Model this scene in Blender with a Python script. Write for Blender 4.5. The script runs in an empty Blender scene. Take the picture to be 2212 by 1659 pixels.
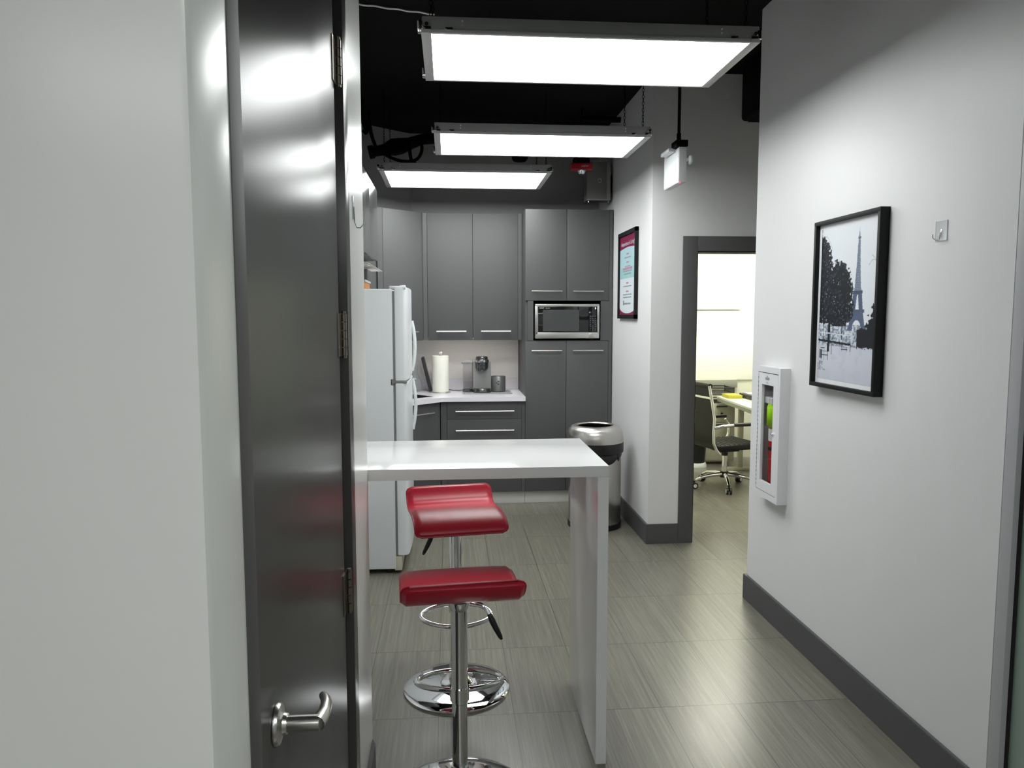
import bpy, bmesh, math, random
import numpy as np
from mathutils import Vector, Matrix
random.seed(7)
scn = bpy.context.scene
C = scn.collection
PI = math.pi

# ------------------------------------------------------------ camera, world, exposure
cam_d = bpy.data.cameras.new('camera'); cam = bpy.data.objects.new('camera', cam_d); C.objects.link(cam)
cam_d.sensor_width = 36.0; cam_d.sensor_fit = 'HORIZONTAL'
cam_d.lens = 36.0 * 1633.93 / 2212.0
cam_d.clip_start = 0.05
Mr = Matrix(((0.9965139, -0.08342039, -0.00104494), (-0.00858935, -0.09013095, -0.99589288), (0.08298359, 0.99243007, -0.09053327)))
# rows: image right, image down, forward
rot = Matrix((Mr[0], -Mr[1], -Mr[2])).transposed()
cam.matrix_world = Matrix.Translation((0, 0, 1.6)) @ rot.to_4x4()
scn.camera = cam
w = bpy.data.worlds.new('world'); scn.world = w; w.use_nodes = True
w.node_tree.nodes['Background'].inputs[0].default_value = (0.9, 0.95, 1, 1)
w.node_tree.nodes['Background'].inputs[1].default_value = 0.0
scn.view_settings.view_transform = 'Standard'; scn.view_settings.look = 'None'
scn.view_settings.exposure = 0.0; scn.view_settings.gamma = 1.0
scn.view_settings.use_curve_mapping = False
PANEL = 13.0       # radiance of the LED panels
OFFICE = 26.0

# ------------------------------------------------------------ materials
def mat(name, col, rough=0.5, metal=0.0, spec=0.5, coat=0.0, coat_r=0.1, emit=None, trans=0.0, ior=1.45,
        var=0.0, vscale=8.0, bump=0.0, bscale=200.0, rvar=0.0, stretch=None, alpha=1.0, aniso=0.0):
    m = bpy.data.materials.new(name); m.use_nodes = True
    nt = m.node_tree; p = nt.nodes['Principled BSDF']; N = nt.nodes.new; L = nt.links.new
    p.inputs['Base Color'].default_value = (*col, 1); p.inputs['Roughness'].default_value = rough
    p.inputs['Metallic'].default_value = metal; p.inputs['Specular IOR Level'].default_value = spec
    p.inputs['Coat Weight'].default_value = coat; p.inputs['Coat Roughness'].default_value = coat_r
    p.inputs['Transmission Weight'].default_value = trans; p.inputs['IOR'].default_value = ior
    p.inputs['Alpha'].default_value = alpha; p.inputs['Anisotropic'].default_value = aniso
    if emit:
        p.inputs['Emission Color'].default_value = (*emit[0], 1); p.inputs['Emission Strength'].default_value = emit[1]
    tc = N('ShaderNodeTexCoord'); mp = N('ShaderNodeMapping'); L(tc.outputs['Object'], mp.inputs[0])
    if stretch: mp.inputs['Scale'].default_value = stretch
    if var or rvar:
        n = N('ShaderNodeTexNoise'); n.inputs['Scale'].default_value = vscale; n.inputs['Detail'].default_value = 4
        L(mp.outputs[0], n.inputs[0])
        if var:
            mr = N('ShaderNodeMapRange'); mr.inputs[3].default_value = 1 - var; mr.inputs[4].default_value = 1 + var
            L(n.outputs['Fac'], mr.inputs[0])
            mx = N('ShaderNodeVectorMath'); mx.operation = 'SCALE'; mx.inputs[0].default_value = col
            L(mr.outputs[0], mx.inputs['Scale']); L(mx.outputs[0], p.inputs['Base Color'])
        if rvar:
            mr = N('ShaderNodeMapRange'); mr.inputs[3].default_value = max(0.02, rough - rvar); mr.inputs[4].default_value = rough + rvar
            L(n.outputs['Fac'], mr.inputs[0]); L(mr.outputs[0], p.inputs['Roughness'])
    if bump:
        n = N('ShaderNodeTexNoise'); n.inputs['Scale'].default_value = bscale; n.inputs['Detail'].default_value = 2
        L(mp.outputs[0], n.inputs[0])
        b = N('ShaderNodeBump'); b.inputs['Strength'].default_value = bump; b.inputs['Distance'].default_value = 0.002
        L(n.outputs['Fac'], b.inputs['Height']); L(b.outputs[0], p.inputs['Normal'])
    return m

M = {}
M['wall'] = mat('wall_paint', (0.70, 0.70, 0.705), 0.42, spec=0.4, var=0.015, vscale=2, bump=0.08, bscale=120)
M['wall_semi'] = mat('wall_paint_satin', (0.77, 0.775, 0.755), 0.24, spec=0.5, var=0.015, vscale=2, bump=0.05, bscale=60)
M['wall_dark'] = mat('back_wall_paint', (0.36, 0.36, 0.355), 0.6, var=0.02, vscale=2, bump=0.08, bscale=120)
M['wall_cream'] = mat('office_wall_paint', (0.78, 0.78, 0.66), 0.6, bump=0.05)
M['black_ceiling'] = mat('black_ceiling_paint', (0.004, 0.004, 0.004), 0.85, spec=0.2, bump=0.3, bscale=15)
M['black_pipe'] = mat('black_painted_metal', (0.002, 0.002, 0.002), 0.6, spec=0.1)
M['grey_trim'] = mat('dark_grey_trim', (0.092, 0.091, 0.092), 0.6, spec=0.3, var=0.03, vscale=6, bump=0.05)
M['grey_base'] = mat('dark_grey_baseboard', (0.075, 0.075, 0.078), 0.5, bump=0.05)
M['door'] = mat('glossy_grey_door', (0.060, 0.060, 0.058), 0.30, spec=0.6, var=0.04, vscale=5, aniso=0.75)
tn = M['door'].node_tree.nodes.new('ShaderNodeTangent'); tn.direction_type = 'RADIAL'; tn.axis = 'Z'
M['door'].node_tree.links.new(tn.outputs[0], M['door'].node_tree.nodes['Principled BSDF'].inputs['Tangent'])
M['door_gap'] = mat('door_rebate_dark', (0.035, 0.035, 0.037), 0.5)
M['cab'] = mat('grey_laminate', (0.088, 0.088, 0.090), 0.52, spec=0.3, var=0.05, vscale=30, stretch=(1, 1, 12))
M['cab_side'] = mat('grey_laminate_edge', (0.085, 0.085, 0.086), 0.45)
M['cab_gap'] = mat('cabinet_gap_dark', (0.012, 0.012, 0.012), 0.7)
M['toe'] = mat('toe_kick_laminate', (0.62, 0.62, 0.58), 0.35, spec=0.5)
M['counter'] = mat('white_quartz', (0.78, 0.755, 0.80), 0.14, spec=0.5, var=0.008, vscale=60)
M['splash'] = mat('backsplash_stone', (0.80, 0.77, 0.74), 0.3, spec=0.5, var=0.02, vscale=30)
M['bar'] = mat('white_lacquer', (0.86, 0.86, 0.86), 0.10, spec=0.5)
M['white_plastic'] = mat('white_plastic', (0.72, 0.75, 0.76), 0.3, spec=0.5)
M['fridge'] = mat('fridge_enamel', (0.78, 0.81, 0.83), 0.25, spec=0.5, bump=0.04, bscale=300)
M['gasket'] = mat('grey_gasket', (0.35, 0.36, 0.36), 0.6)
M['cream'] = mat('aged_cream_plastic', (0.62, 0.60, 0.48), 0.5)
M['white_steel'] = mat('white_powder_coat', (0.70, 0.70, 0.72), 0.32)
M['panel_frame'] = mat('panel_frame_white', (0.50, 0.50, 0.50), 0.35)
M['panel_house'] = mat('panel_housing_grey', (0.30, 0.30, 0.30), 0.4)
M['lens'] = mat('lit_diffuser', (0.8, 0.8, 0.8), 0.5, emit=((0.97, 1.0, 0.985), PANEL))
M['lens_office'] = mat('lit_diffuser_warm', (0.8, 0.8, 0.8), 0.5, emit=((1.0, 0.995, 0.88), OFFICE))
M['chrome'] = mat('chrome', (0.80, 0.80, 0.81), 0.045, metal=1)
M['steel'] = mat('brushed_steel', (0.56, 0.54, 0.51), 0.30, metal=1, var=0.06, vscale=40, stretch=(1, 1, 0.03), aniso=0.5)
M['steel_h'] = mat('brushed_steel_flat', (0.60, 0.59, 0.56), 0.28, metal=1, var=0.04, vscale=60, stretch=(0.05, 1, 1))
M['nickel'] = mat('satin_nickel', (0.78, 0.74, 0.72), 0.28, metal=1)
M['screw_head'] = mat('screw_head_glint', (0.85, 0.85, 0.86), 0.35, metal=0.6)  # whitish base colour stands in for chrome glints on the screws
M['hinge'] = mat('brass_nickel_hinge', (0.23, 0.205, 0.17), 0.38, metal=1)
M['red'] = mat('red_leatherette', (0.42, 0.008, 0.028), 0.36, spec=0.5, var=0.06, vscale=20, bump=0.12, bscale=350)
M['red_dark'] = mat('red_piping', (0.34, 0.006, 0.022), 0.35)
M['black'] = mat('black_plastic', (0.010, 0.010, 0.010), 0.35)
M['black_matte'] = mat('black_rubber', (0.012, 0.012, 0.012), 0.7)
M['black_glass'] = mat('black_glass', (0.008, 0.008, 0.009), 0.06, spec=0.6)
M['mesh_glass'] = mat('microwave_window_mesh', (0.055, 0.058, 0.058), 0.25, spec=0.5, var=0.1, vscale=12)
M['frame_black'] = mat('black_frame', (0.008, 0.008, 0.009), 0.5, spec=0.25, bump=0.1, bscale=90)
M['paper'] = mat('white_paper', (0.80, 0.79, 0.71), 0.9, bump=0.2, bscale=150)
M['mat_white'] = mat('white_mount_board', (0.74, 0.75, 0.77), 0.6)
M['dark_grey'] = mat('charcoal_plastic', (0.035, 0.035, 0.037), 0.4)
M['kgrey'] = mat('slate_grey_plastic', (0.22, 0.22, 0.215), 0.38)
M['kdark'] = mat('gunmetal', (0.16, 0.16, 0.165), 0.22, metal=0.9)
M['ksilver'] = mat('silver_ring', (0.62, 0.62, 0.62), 0.15, metal=1)
def thin_glass(name, tint, ior=1.45, rough=0.03):
    m = bpy.data.materials.new(name); m.use_nodes = True; nt = m.node_tree; N = nt.nodes.new; L = nt.links.new
    nt.nodes.remove(nt.nodes['Principled BSDF'])
    t = N('ShaderNodeBsdfTransparent'); t.inputs[0].default_value = (*tint, 1); g = N('ShaderNodeBsdfGlossy'); g.inputs['Roughness'].default_value = rough
    f = N('ShaderNodeFresnel'); f.inputs[0].default_value = ior; x = N('ShaderNodeMixShader')
    ge = N('ShaderNodeNewGeometry'); mu = N('ShaderNodeMath'); mu.operation = 'MULTIPLY'; sb_ = N('ShaderNodeMath'); sb_.operation = 'SUBTRACT'; sb_.inputs[0].default_value = 1
    L(ge.outputs['Backfacing'], sb_.inputs[1]); L(f.outputs[0], mu.inputs[0]); L(sb_.outputs[0], mu.inputs[1])
    L(mu.outputs[0], x.inputs[0]); L(t.outputs[0], x.inputs[1]); L(g.outputs[0], x.inputs[2]); L(x.outputs[0], nt.nodes['Material Output'].inputs[0])
    return m
M['glass'] = thin_glass('clear_glass', (0.96, 0.97, 0.97))
M['pane_glass'] = thin_glass('window_glass', (0.93, 0.93, 0.93), 1.35)
M['smoke_glass'] = thin_glass('clear_tank_plastic', (0.94, 0.94, 0.95), 1.35)
M['green_glass'] = mat('frosted_green_glass', (0.24, 0.32, 0.275), 0.28, spec=0.5, var=0.08, vscale=3)
M['alu'] = mat('painted_channel', (0.42, 0.42, 0.44), 0.4)
M['sink'] = mat('sink_black_composite', (0.012, 0.012, 0.013), 0.5, spec=0.3)
M['fire_red'] = mat('fire_red', (0.42, 0.008, 0.012), 0.3)
M['neon'] = mat('neon_yellow_tag', (0.48, 0.95, 0.0), 0.6)
M['yellow'] = mat('yellow_plastic', (0.50, 0.45, 0.05), 0.5)
M['label'] = mat('white_label', (0.75, 0.75, 0.75), 0.5)
M['ink'] = mat('dark_ink', (0.02, 0.02, 0.02), 0.6)
M['ink_grey'] = mat('grey_ink', (0.22, 0.26, 0.28), 0.6)
M['ink_pink'] = mat('pink_ink', (0.50, 0.18, 0.30), 0.6)
M['ink_light'] = mat('pale_print', (0.62, 0.58, 0.62), 0.5)
M['maroon'] = mat('maroon_print', (0.20, 0.008, 0.055), 0.35)
M['pale_blue'] = mat('pale_blue_print', (0.42, 0.62, 0.66), 0.3)
M['teal_print'] = mat('teal_band_print', (0.33, 0.56, 0.58), 0.3)
M['pale_white'] = mat('pale_print_white', (0.66, 0.72, 0.76), 0.3)
M['hookplate'] = mat('translucent_hook_plate', (0.58, 0.61, 0.62), 0.3)
M['hookplate_teal'] = mat('pale_teal_hook_plate', (0.50, 0.66, 0.63), 0.2)
M['cabinet_in'] = mat('galvanised_interior', (0.50, 0.50, 0.48), 0.5)
M['amber'] = mat('amber_plastic', (0.36, 0.145, 0.035), 0.4, var=0.15, vscale=20)
M['frost_lid'] = mat('frosted_lid', (0.55, 0.52, 0.50), 0.35, alpha=0.55)
M['leather'] = mat('black_leather', (0.006, 0.006, 0.006), 0.42, spec=0.3, bump=0.15, bscale=120)
M['desk'] = mat('white_desk_laminate', (0.72, 0.74, 0.66), 0.25)
M['desk_edge'] = mat('grey_desk_edge', (0.30, 0.31, 0.26), 0.4)
M['pedestal'] = mat('cream_metal', (0.45, 0.44, 0.34), 0.4)
M['blind'] = mat('white_blind_fabric', (0.86, 0.85, 0.74), 0.8)
M['board'] = mat('glossy_white_board', (0.88, 0.88, 0.82), 0.3)
M['mesh_black'] = mat('black_wire_mesh', (0.03, 0.03, 0.03), 0.5, alpha=0.6)
M['white_cable'] = mat('white_cable_sheath', (0.85, 0.85, 0.83), 0.5)
M['led_red'] = mat('red_led', (1, 0.05, 0.1), 0.4, emit=((1, 0.03, 0.1), 4.0))
M['led_white'] = mat('lit_clock_digits', (0.8, 0.85, 1), 0.4, emit=((0.75, 0.8, 1), 1.6))
M['speaker'] = mat('grey_speaker_case', (0.16, 0.16, 0.15), 0.45)
M['strobe_red'] = mat('alarm_red', (0.33, 0.012, 0.02), 0.3)

def floor_material():
    m = bpy.data.materials.new('floor_tile'); m.use_nodes = True
    nt = m.node_tree; N = nt.nodes.new; L = nt.links.new; p = nt.nodes['Principled BSDF']
    g = N('ShaderNodeNewGeometry'); s = N('ShaderNodeSeparateXYZ'); L(g.outputs['Position'], s.inputs[0])
    def mth(op, a, b=None, c=None):
        n = N('ShaderNodeMath'); n.operation = op
        for i, v in enumerate((a, b, c)):
            if v is None: continue
            if isinstance(v, (int, float)): n.inputs[i].default_value = v
            else: L(v, n.inputs[i])
        return n.outputs[0]
    tx = mth('DIVIDE', mth('ADD', s.outputs[0], 0.053 + 30.25), 0.3025)
    ty = mth('DIVIDE', mth('ADD', s.outputs[1], -2.905 + 60.5), 0.605)
    fx = mth('FRACT', tx); fy = mth('FRACT', ty)
    def line(f, size, wd):
        d = mth('MINIMUM', f, mth('SUBTRACT', 1.0, f))
        return mth('LESS_THAN', mth('MULTIPLY', d, size), wd)
    grout = mth('MAXIMUM', line(fx, 0.3025, 0.0013), line(fy, 0.605, 0.0018))
    cid = N('ShaderNodeCombineXYZ'); L(mth('FLOOR', tx), cid.inputs[0]); L(mth('FLOOR', ty), cid.inputs[1])
    wn = N('ShaderNodeTexWhiteNoise'); L(cid.outputs[0], wn.inputs['Vector'])
    st = N('ShaderNodeCombineXYZ'); L(mth('MULTIPLY', s.outputs[0], 330.0), st.inputs[0]); L(mth('MULTIPLY', s.outputs[1], 5.0), st.inputs[1])
    L(mth('MULTIPLY', wn.outputs['Value'], 50.0), st.inputs[2])
    n1 = N('ShaderNodeTexNoise'); n1.inputs['Scale'].default_value = 1.0; n1.inputs['Detail'].default_value = 3; L(st.outputs[0], n1.inputs[0])
    st2 = N('ShaderNodeCombineXYZ'); L(mth('MULTIPLY', s.outputs[0], 90.0), st2.inputs[0]); L(mth('MULTIPLY', s.outputs[1], 0.9), st2.inputs[1])
    L(mth('MULTIPLY', wn.outputs['Value'], 31.0), st2.inputs[2])
    n2 = N('ShaderNodeTexNoise'); n2.inputs['Scale'].default_value = 1.0; n2.inputs['Detail'].default_value = 2; L(st2.outputs[0], n2.inputs[0])
    f = mth('ADD', mth('MULTIPLY', n1.outputs['Fac'], 0.55), mth('MULTIPLY', n2.outputs['Fac'], 0.45))
    r = N('ShaderNodeValToRGB'); L(f, r.inputs[0])
    e = r.color_ramp.elements; e[0].position = 0.34; e[0].color = (0.114, 0.104, 0.090, 1); e[1].position = 0.66; e[1].color = (0.222, 0.215, 0.168, 1)
    k = e.new(0.5); k.color = (0.158, 0.150, 0.120, 1)
    mx = N('ShaderNodeMix'); mx.data_type = 'RGBA'; L(grout, mx.inputs[0]); L(r.outputs[0], mx.inputs[6]); mx.inputs[7].default_value = (0.030, 0.029, 0.024, 1)
    tv = N('ShaderNodeVectorMath'); tv.operation = 'SCALE'; L(mx.outputs[2], tv.inputs[0])
    L(mth('ADD', 0.94, mth('MULTIPLY', wn.outputs['Value'], 0.12)), tv.inputs['Scale'])
    L(tv.outputs[0], p.inputs['Base Color'])
    p.inputs['Roughness'].default_value = 0.30
    p.inputs['Specular IOR Level'].default_value = 0.8
    b = N('ShaderNodeBump'); b.inputs['Strength'].default_value = 0.25; b.inputs['Distance'].default_value = 0.001
    L(mth('SUBTRACT', f, grout), b.inputs['Height']); L(b.outputs[0], p.inputs['Normal'])
    return m
M['floor'] = floor_material()

# ------------------------------------------------------------ mesh helpers
class B:
    def __init__(s): s.bm = bmesh.new()
    def box(s, x0, x1, y0, y1, z0, z1, bev=0.0, seg=2, mi=0):
        r = bmesh.ops.create_cube(s.bm, size=1.0); vs = r['verts']
        for v in vs:
            v.co = Vector((x0 + (v.co.x + .5) * (x1 - x0), y0 + (v.co.y + .5) * (y1 - y0), z0 + (v.co.z + .5) * (z1 - z0)))
        fs = {f for v in vs for f in v.link_faces}
        if mi:
            for f in fs: f.material_index = mi
        if bev > 0:
            es = list({e for v in vs for e in v.link_edges})
            bmesh.ops.bevel(s.bm, geom=es, offset=bev, segments=seg, affect='EDGES', profile=0.6)
        return s
    def cyl(s, p0, p1, r0, r1=None, n=24, cap=True):
        p0, p1 = Vector(p0), Vector(p1); r1 = r0 if r1 is None else r1
        d = p1 - p0; q = d.to_track_quat('Z', 'Y').to_matrix()
        a, b = [], []
        for i in range(n):
            t = 2 * PI * i / n; o = q @ Vector((math.cos(t), math.sin(t), 0))
            a.append(s.bm.verts.new(p0 + o * r0)); b.append(s.bm.verts.new(p1 + o * r1))
        for i in range(n):
            j = (i + 1) % n; s.bm.faces.new((a[i], a[j], b[j], b[i]))
        if cap: s.bm.faces.new(list(reversed(a))); s.bm.faces.new(b)
        return s
    def lathe(s, prof, c=(0, 0, 0), n=40, axis='Z'):
        c = Vector(c); rings = []
        for r, z in prof:
            ring = []
            for i in range(n):
                t = 2 * PI * i / n
                v = Vector((r * math.cos(t), r * math.sin(t), z))
                if axis == 'X': v = Vector((v.z, v.x, v.y))
                if axis == 'Y': v = Vector((v.x, v.z, v.y))
                ring.append(s.bm.verts.new(c + v))
            rings.append(ring)
        for a, b in zip(rings, rings[1:]):
            for i in range(n):
                j = (i + 1) % n; s.bm.faces.new((a[i], a[j], b[j], b[i]))
        for r_, k in ((rings[0], 0), (rings[-1], -1)):
            if prof[k][0] > 1e-6: s.bm.faces.new(r_)
        return s
    def tube(s, pts, r, n=10, closed=False, radii=None):
        pts = [Vector(p) for p in pts]; m = len(pts); rings = []; up = None
        for i, p in enumerate(pts):
            if closed: t = pts[(i + 1) % m] - pts[i - 1]
            else: t = pts[min(i + 1, m - 1)] - pts[max(i - 1, 0)]
            t.normalize()
            if up is None: up = t.orthogonal().normalized()
            up = (up - t * up.dot(t)).normalized(); sd = t.cross(up)
            rr = radii[i] if radii else r
            rings.append([s.bm.verts.new(p + (up * math.cos(2 * PI * k / n) + sd * math.sin(2 * PI * k / n)) * rr) for k in range(n)])
        rng = range(m) if closed else range(m - 1)
        for i in rng:
            a, b = rings[i], rings[(i + 1) % m]
            off = 0
            if closed and i == m - 1:
                off = min(range(n), key=lambda o: (a[0].co - b[o].co).length)
            for k in range(n):
                l = (k + 1) % n; s.bm.faces.new((a[k], a[l], b[(l + off) % n], b[(k + off) % n]))
        if not closed: s.bm.faces.new(list(reversed(rings[0]))); s.bm.faces.new(rings[-1])
        return s
    def prism(s, poly, z0, z1, bev=0.0):
        a = [s.bm.verts.new((x, y, z0)) for x, y in poly]; b = [s.bm.verts.new((x, y, z1)) for x, y in poly]
        n = len(poly); fs = [s.bm.faces.new(list(reversed(a))), s.bm.faces.new(b)]
        for i in range(n):
            j = (i + 1) % n; fs.append(s.bm.faces.new((a[i], a[j], b[j], b[i])))
        if bev:
            es = list({e for f in fs for e in f.edges})
            bmesh.ops.bevel(s.bm, geom=es, offset=bev, segments=2, affect='EDGES')
        return s
    def move(s, mtx):
        bmesh.ops.transform(s.bm, matrix=mtx, verts=s.bm.verts); return s
    def build(s, name, m, parent=None, smooth=True, loc=None):
        bmesh.ops.recalc_face_normals(s.bm, faces=s.bm.faces)
        me = bpy.data.meshes.new(name); s.bm.to_mesh(me); s.bm.free()
        for q in (m if isinstance(m, (list, tuple)) else [m]): me.materials.append(M[q] if isinstance(q, str) else q)
        if smooth:
            me.shade_smooth(); me.set_sharp_from_angle(angle=math.radians(35))
        o = bpy.data.objects.new(name, me); C.objects.link(o)
        if parent: o.parent = parent
        if loc: o.location = loc
        return o

def tag(o, label, cat, group=None):
    o['label'] = label; o['category'] = cat
    if group: o['group'] = group
    return o
def thing(name, label, cat, loc=(0, 0, 0), rz=0.0, group=None):
    o = bpy.data.objects.new(name, None); C.objects.link(o); o.location = loc; o.rotation_euler = (0, 0, rz)
    o.empty_display_size = 0.05
    return tag(o, label, cat, group)
def struct(o, label=None, cat=None):
    o['kind'] = 'structure'
    if label: o['label'] = label
    if cat: o['category'] = cat
    return o
def text(name, body, size, mname, parent, mtx, ext=0.0003, align='CENTER'):
    cu = bpy.data.curves.new(name, 'FONT'); cu.body = body; cu.size = size; cu.extrude = ext; cu.align_x = align; cu.align_y = 'CENTER'
    t = bpy.data.objects.new(name + '_tmp', cu); C.objects.link(t)
    dg = bpy.context.evaluated_depsgraph_get(); me = bpy.data.meshes.new_from_object(t.evaluated_get(dg))
    bpy.data.objects.remove(t); me.materials.clear(); me.materials.append(M[mname]); me.transform(mtx)
    o = bpy.data.objects.new(name, me); C.objects.link(o)
    if parent: o.parent = parent
    return o
def frame_mtx(origin, right, up):
    r, u = Vector(right), Vector(up); n = r.cross(u)
    m = Matrix((r, u, n)).transposed().to_4x4(); m.translation = Vector(origin); return m

# ------------------------------------------------------------ room shell
CEIL = 3.21
XL, XK, YB, XR = -0.275, -1.12, 6.95, 1.67
struct(B().box(-3.2, 4.4, -3.2, 8.4, -0.08, 0.0).build('floor', 'floor', smooth=False), 'grey beige floor of long streaked rectangular tiles', 'floor')
struct(B().box(-3.2, 4.4, -3.2, 5.1, CEIL, CEIL + 0.1).box(XK - .15, 1.5, 5.1, 7.1, CEIL, CEIL + 0.1).build('ceiling', 'black_ceiling', smooth=False), 'black painted open ceiling over the kitchen and corridor', 'ceiling')

# near-left wall (faces the camera, then returns along the door wall)
b = B()
b.prism([(-1.9, .865), (XL - .012, .865), (XL - .0035, .8685), (XL, .877), (XL, 1.012), (XL - .15, 1.012), (XL - .15, .99), (-1.9, .99)], 0, CEIL)
b.box(XL - .15, XL, 1.012, 2.13, 2.56, CEIL)
struct(b.build('wall_left', 'wall_semi'), 'white wall at left around the grey door', 'wall')
b = B().box(XL - .15, XL, 2.13, 2.535, 0, CEIL)
struct(b.build('wall_left_end', 'wall_semi', smooth=False), 'narrow glossy white wall end between grey door and bar', 'wall')
struct(B().box(XK - .15, XL - .15, 2.40, 2.535, 0, CEIL).build('wall_left_partition', 'wall'), 'white partition behind the left end of the bar', 'wall')
struct(B().box(XK - .15, XK, 2.535, 6.3, 0, CEIL).build('wall_kitchen_left', 'wall'), 'kitchen side wall behind the fridge', 'wall')
struct(B().prism([(XK - .15, 6.16), (-.33, YB), (-.33, YB + .15), (XK - .15, YB + .15)], 0, CEIL).build('wall_diagonal', 'wall_dark', smooth=False), 'diagonal grey wall in the left back corner above the cabinets', 'wall')
struct(B().box(-.33, 1.38, YB, YB + .15, 0, CEIL).build('wall_back', 'wall_dark', smooth=False), 'grey back wall above the kitchen cabinets', 'wall')
struct(B().box(1.38, 1.5, 5.1, YB + .15, 0, CEIL).build('wall_kitchen_right', 'wall', smooth=False), 'white kitchen side wall with the narrow poster', 'wall')
# office front wall with a door opening
b = B().box(1.5, 1.62, 5.1, 5.24, 0, CEIL).box(2.62, 4.3, 5.1, 5.24, 0, CEIL).box(1.62, 2.62, 5.1, 5.24, 2.10, CEIL)
struct(b.build('wall_office_front', 'wall', smooth=False), 'white wall around the office doorway', 'wall')
# right wall with the recess of the extinguisher cabinet
b = B()
for x0, x1, y0, y1, z0, z1 in ((XR, XR + .2, 2.125, 3.60, 0, CEIL), (XR, XR + .2, 3.82, 4.04, 0, CEIL), (XR, XR + .2, 3.60, 3.82, 0, .69), (XR, XR + .2, 3.60, 3.82, 1.31, CEIL)):
    b.box(x0, x1, y0, y1, z0, z1)
struct(b.build('wall_right', 'wall', smooth=False), 'white right wall with the framed tower photograph', 'wall')
# rooms out of view
struct(B().box(-3.2, 4.4, -3.3, -3.2, 0, CEIL).build('wall_behind', 'wall', smooth=False))
struct(B().box(-2.0, -1.9, -3.2, .99, 0, CEIL).build('wall_behind_left', 'wall', smooth=False))
struct(B().box(2.6, 2.7, -3.2, 2.12, 0, CEIL).box(XR + .2, 2.7, 2.12, 2.2, 0, CEIL).build('wall_behind_right', 'wall', smooth=False))
struct(B().box(4.3, 4.4, 3.9, 8.4, 0, CEIL).box(XR + .2, 4.3, 3.9, 3.99, 0, CEIL).build('wall_corridor', 'wall', smooth=False))
# office
struct(B().box(1.5, 4.3, 8.2, 8.35, 0, 2.8).build('wall_office_back', 'wall_cream', smooth=False), 'bright cream back wall of the office', 'wall')
struct(B().box(1.5, 1.53, 5.24, 8.2, 0, 2.8).build('wall_office_left', 'wall_cream', smooth=False))
struct(B().box(4.27, 4.3, 5.24, 8.2, 0, 2.8).build('wall_office_right', 'wall_cream', smooth=False))
struct(B().box(1.5, 4.3, 5.24, 8.35, 2.8, 2.9).build('ceiling_office', 'wall_cream', smooth=False))

# baseboards
def board(poly, name, label, z1=.14):
    return struct(B().prism(poly, 0, z1, bev=.002).build(name, 'grey_base'), label, 'baseboard')
board([(XR - .016, 2.13), (XR - .016, 4.056), (XR + .12, 4.056), (XR + .12, 4.04), (XR, 4.04), (XR, 2.13)], 'baseboard_right', 'dark grey baseboard along the right wall')
board([(1.38, 6.28), (1.364, 6.28), (1.364, 5.084), (1.594, 5.084), (1.594, 5.1), (1.38, 5.1)], 'baseboard_kitchen', 'dark grey baseboard wrapping the corner beside the trash can')
board([(XL, 2.135), (XL + .014, 2.135), (XL + .014, 2.50), (XL, 2.533)], 'baseboard_left', 'short dark grey baseboard at the left wall end')

# left door with casing, rebate, hinges and lever
d = bpy.data.objects.new('door_1', None); C.objects.link(d); d.location = (XL, 1.53, 0)
struct(d, 'tall glossy dark grey door at left with three visible hinges and a lever', 'door')
leaf = B().box(-.039, 0, -.915, 0, .01, 2.47, bev=.002).build('door_leaf', 'door', d, loc=(-.006, .455, 0)); leaf.rotation_euler = (0, 0, math.radians(-0.7))
B().box(-.15, .0015, -.518, -.462, 0, 2.56, bev=.0005).box(-.15, .0015, -.518, .60, 2.49, 2.56, bev=.0005).build('door_casing', 'grey_trim', d)
B().box(-.15, -.016, .457, .525, 0, 2.49).build('door_rebate', 'door_gap', d, smooth=False)
B().box(-.15, .008, .525, .600, 0, 2.49, bev=.002).build('glossy_casing', 'door', d)
for z in (2.235, 1.55, .865, .20):
    h = B().box(-.006, -.0035, .425, .470, z - .055, z + .055).box(-.006, .001, .466, .480, z - .055, z + .055).build('hinge', 'hinge', d, smooth=False)
    k = B()
    for i in range(5):
        k.cyl((.004, .470, z - .055 + i * .022 + .001), (.004, .470, z - .055 + (i + 1) * .022 - .001), .0075, n=14)
    k.cyl((.004, .470, z + .055), (.004, .470, z + .061), .006, n=12); k.cyl((.004, .470, z - .061), (.004, .470, z - .055), .006, n=12)
    k.build('hinge_knuckle', 'hinge', h)
hz, hy = .926, -.305
h = B().lathe([(.034, 0), (.034, .003), (.032, .007), (.024, .009), (.018, .012), (.0165, .018)], (-.0145, hy, hz), 32, 'X').build('handle_rose', 'steel_h', d)
B().cyl((-.018, hy, hz), (.056, hy, hz), .0135, n=24).build('handle_spindle', 'steel_h', h)
pts = [(.052, hy - .004, hz), (.056, hy + .010, hz + .001), (.059, hy + .028, hz + .002), (.058, hy + .055, hz + .002), (.053, hy + .078, hz), (.046, hy + .092, hz)]
B().tube(pts, .009, 12, radii=[.0135, .0125, .0105, .010, .009, .007]).build('handle_lever', 'steel_h', h)

# green glass partition at the near right
g = thing('glass_partition', 'green tinted frosted glass panel at the right edge of the view', 'glass panel', (XR + .03, 1.3, 0))
B().box(-.006, .006, -1.3, .765, .02, 2.6).build('glass_pane', 'green_glass', g, smooth=False)
B().box(-.03, .05, .775, .823, 0, 2.7, bev=.002).build('side_channel', 'alu', g)
B().box(-.012, .012, .765, .775, 0, 2.62).build('gasket', 'black_matte', g, smooth=False)

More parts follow.
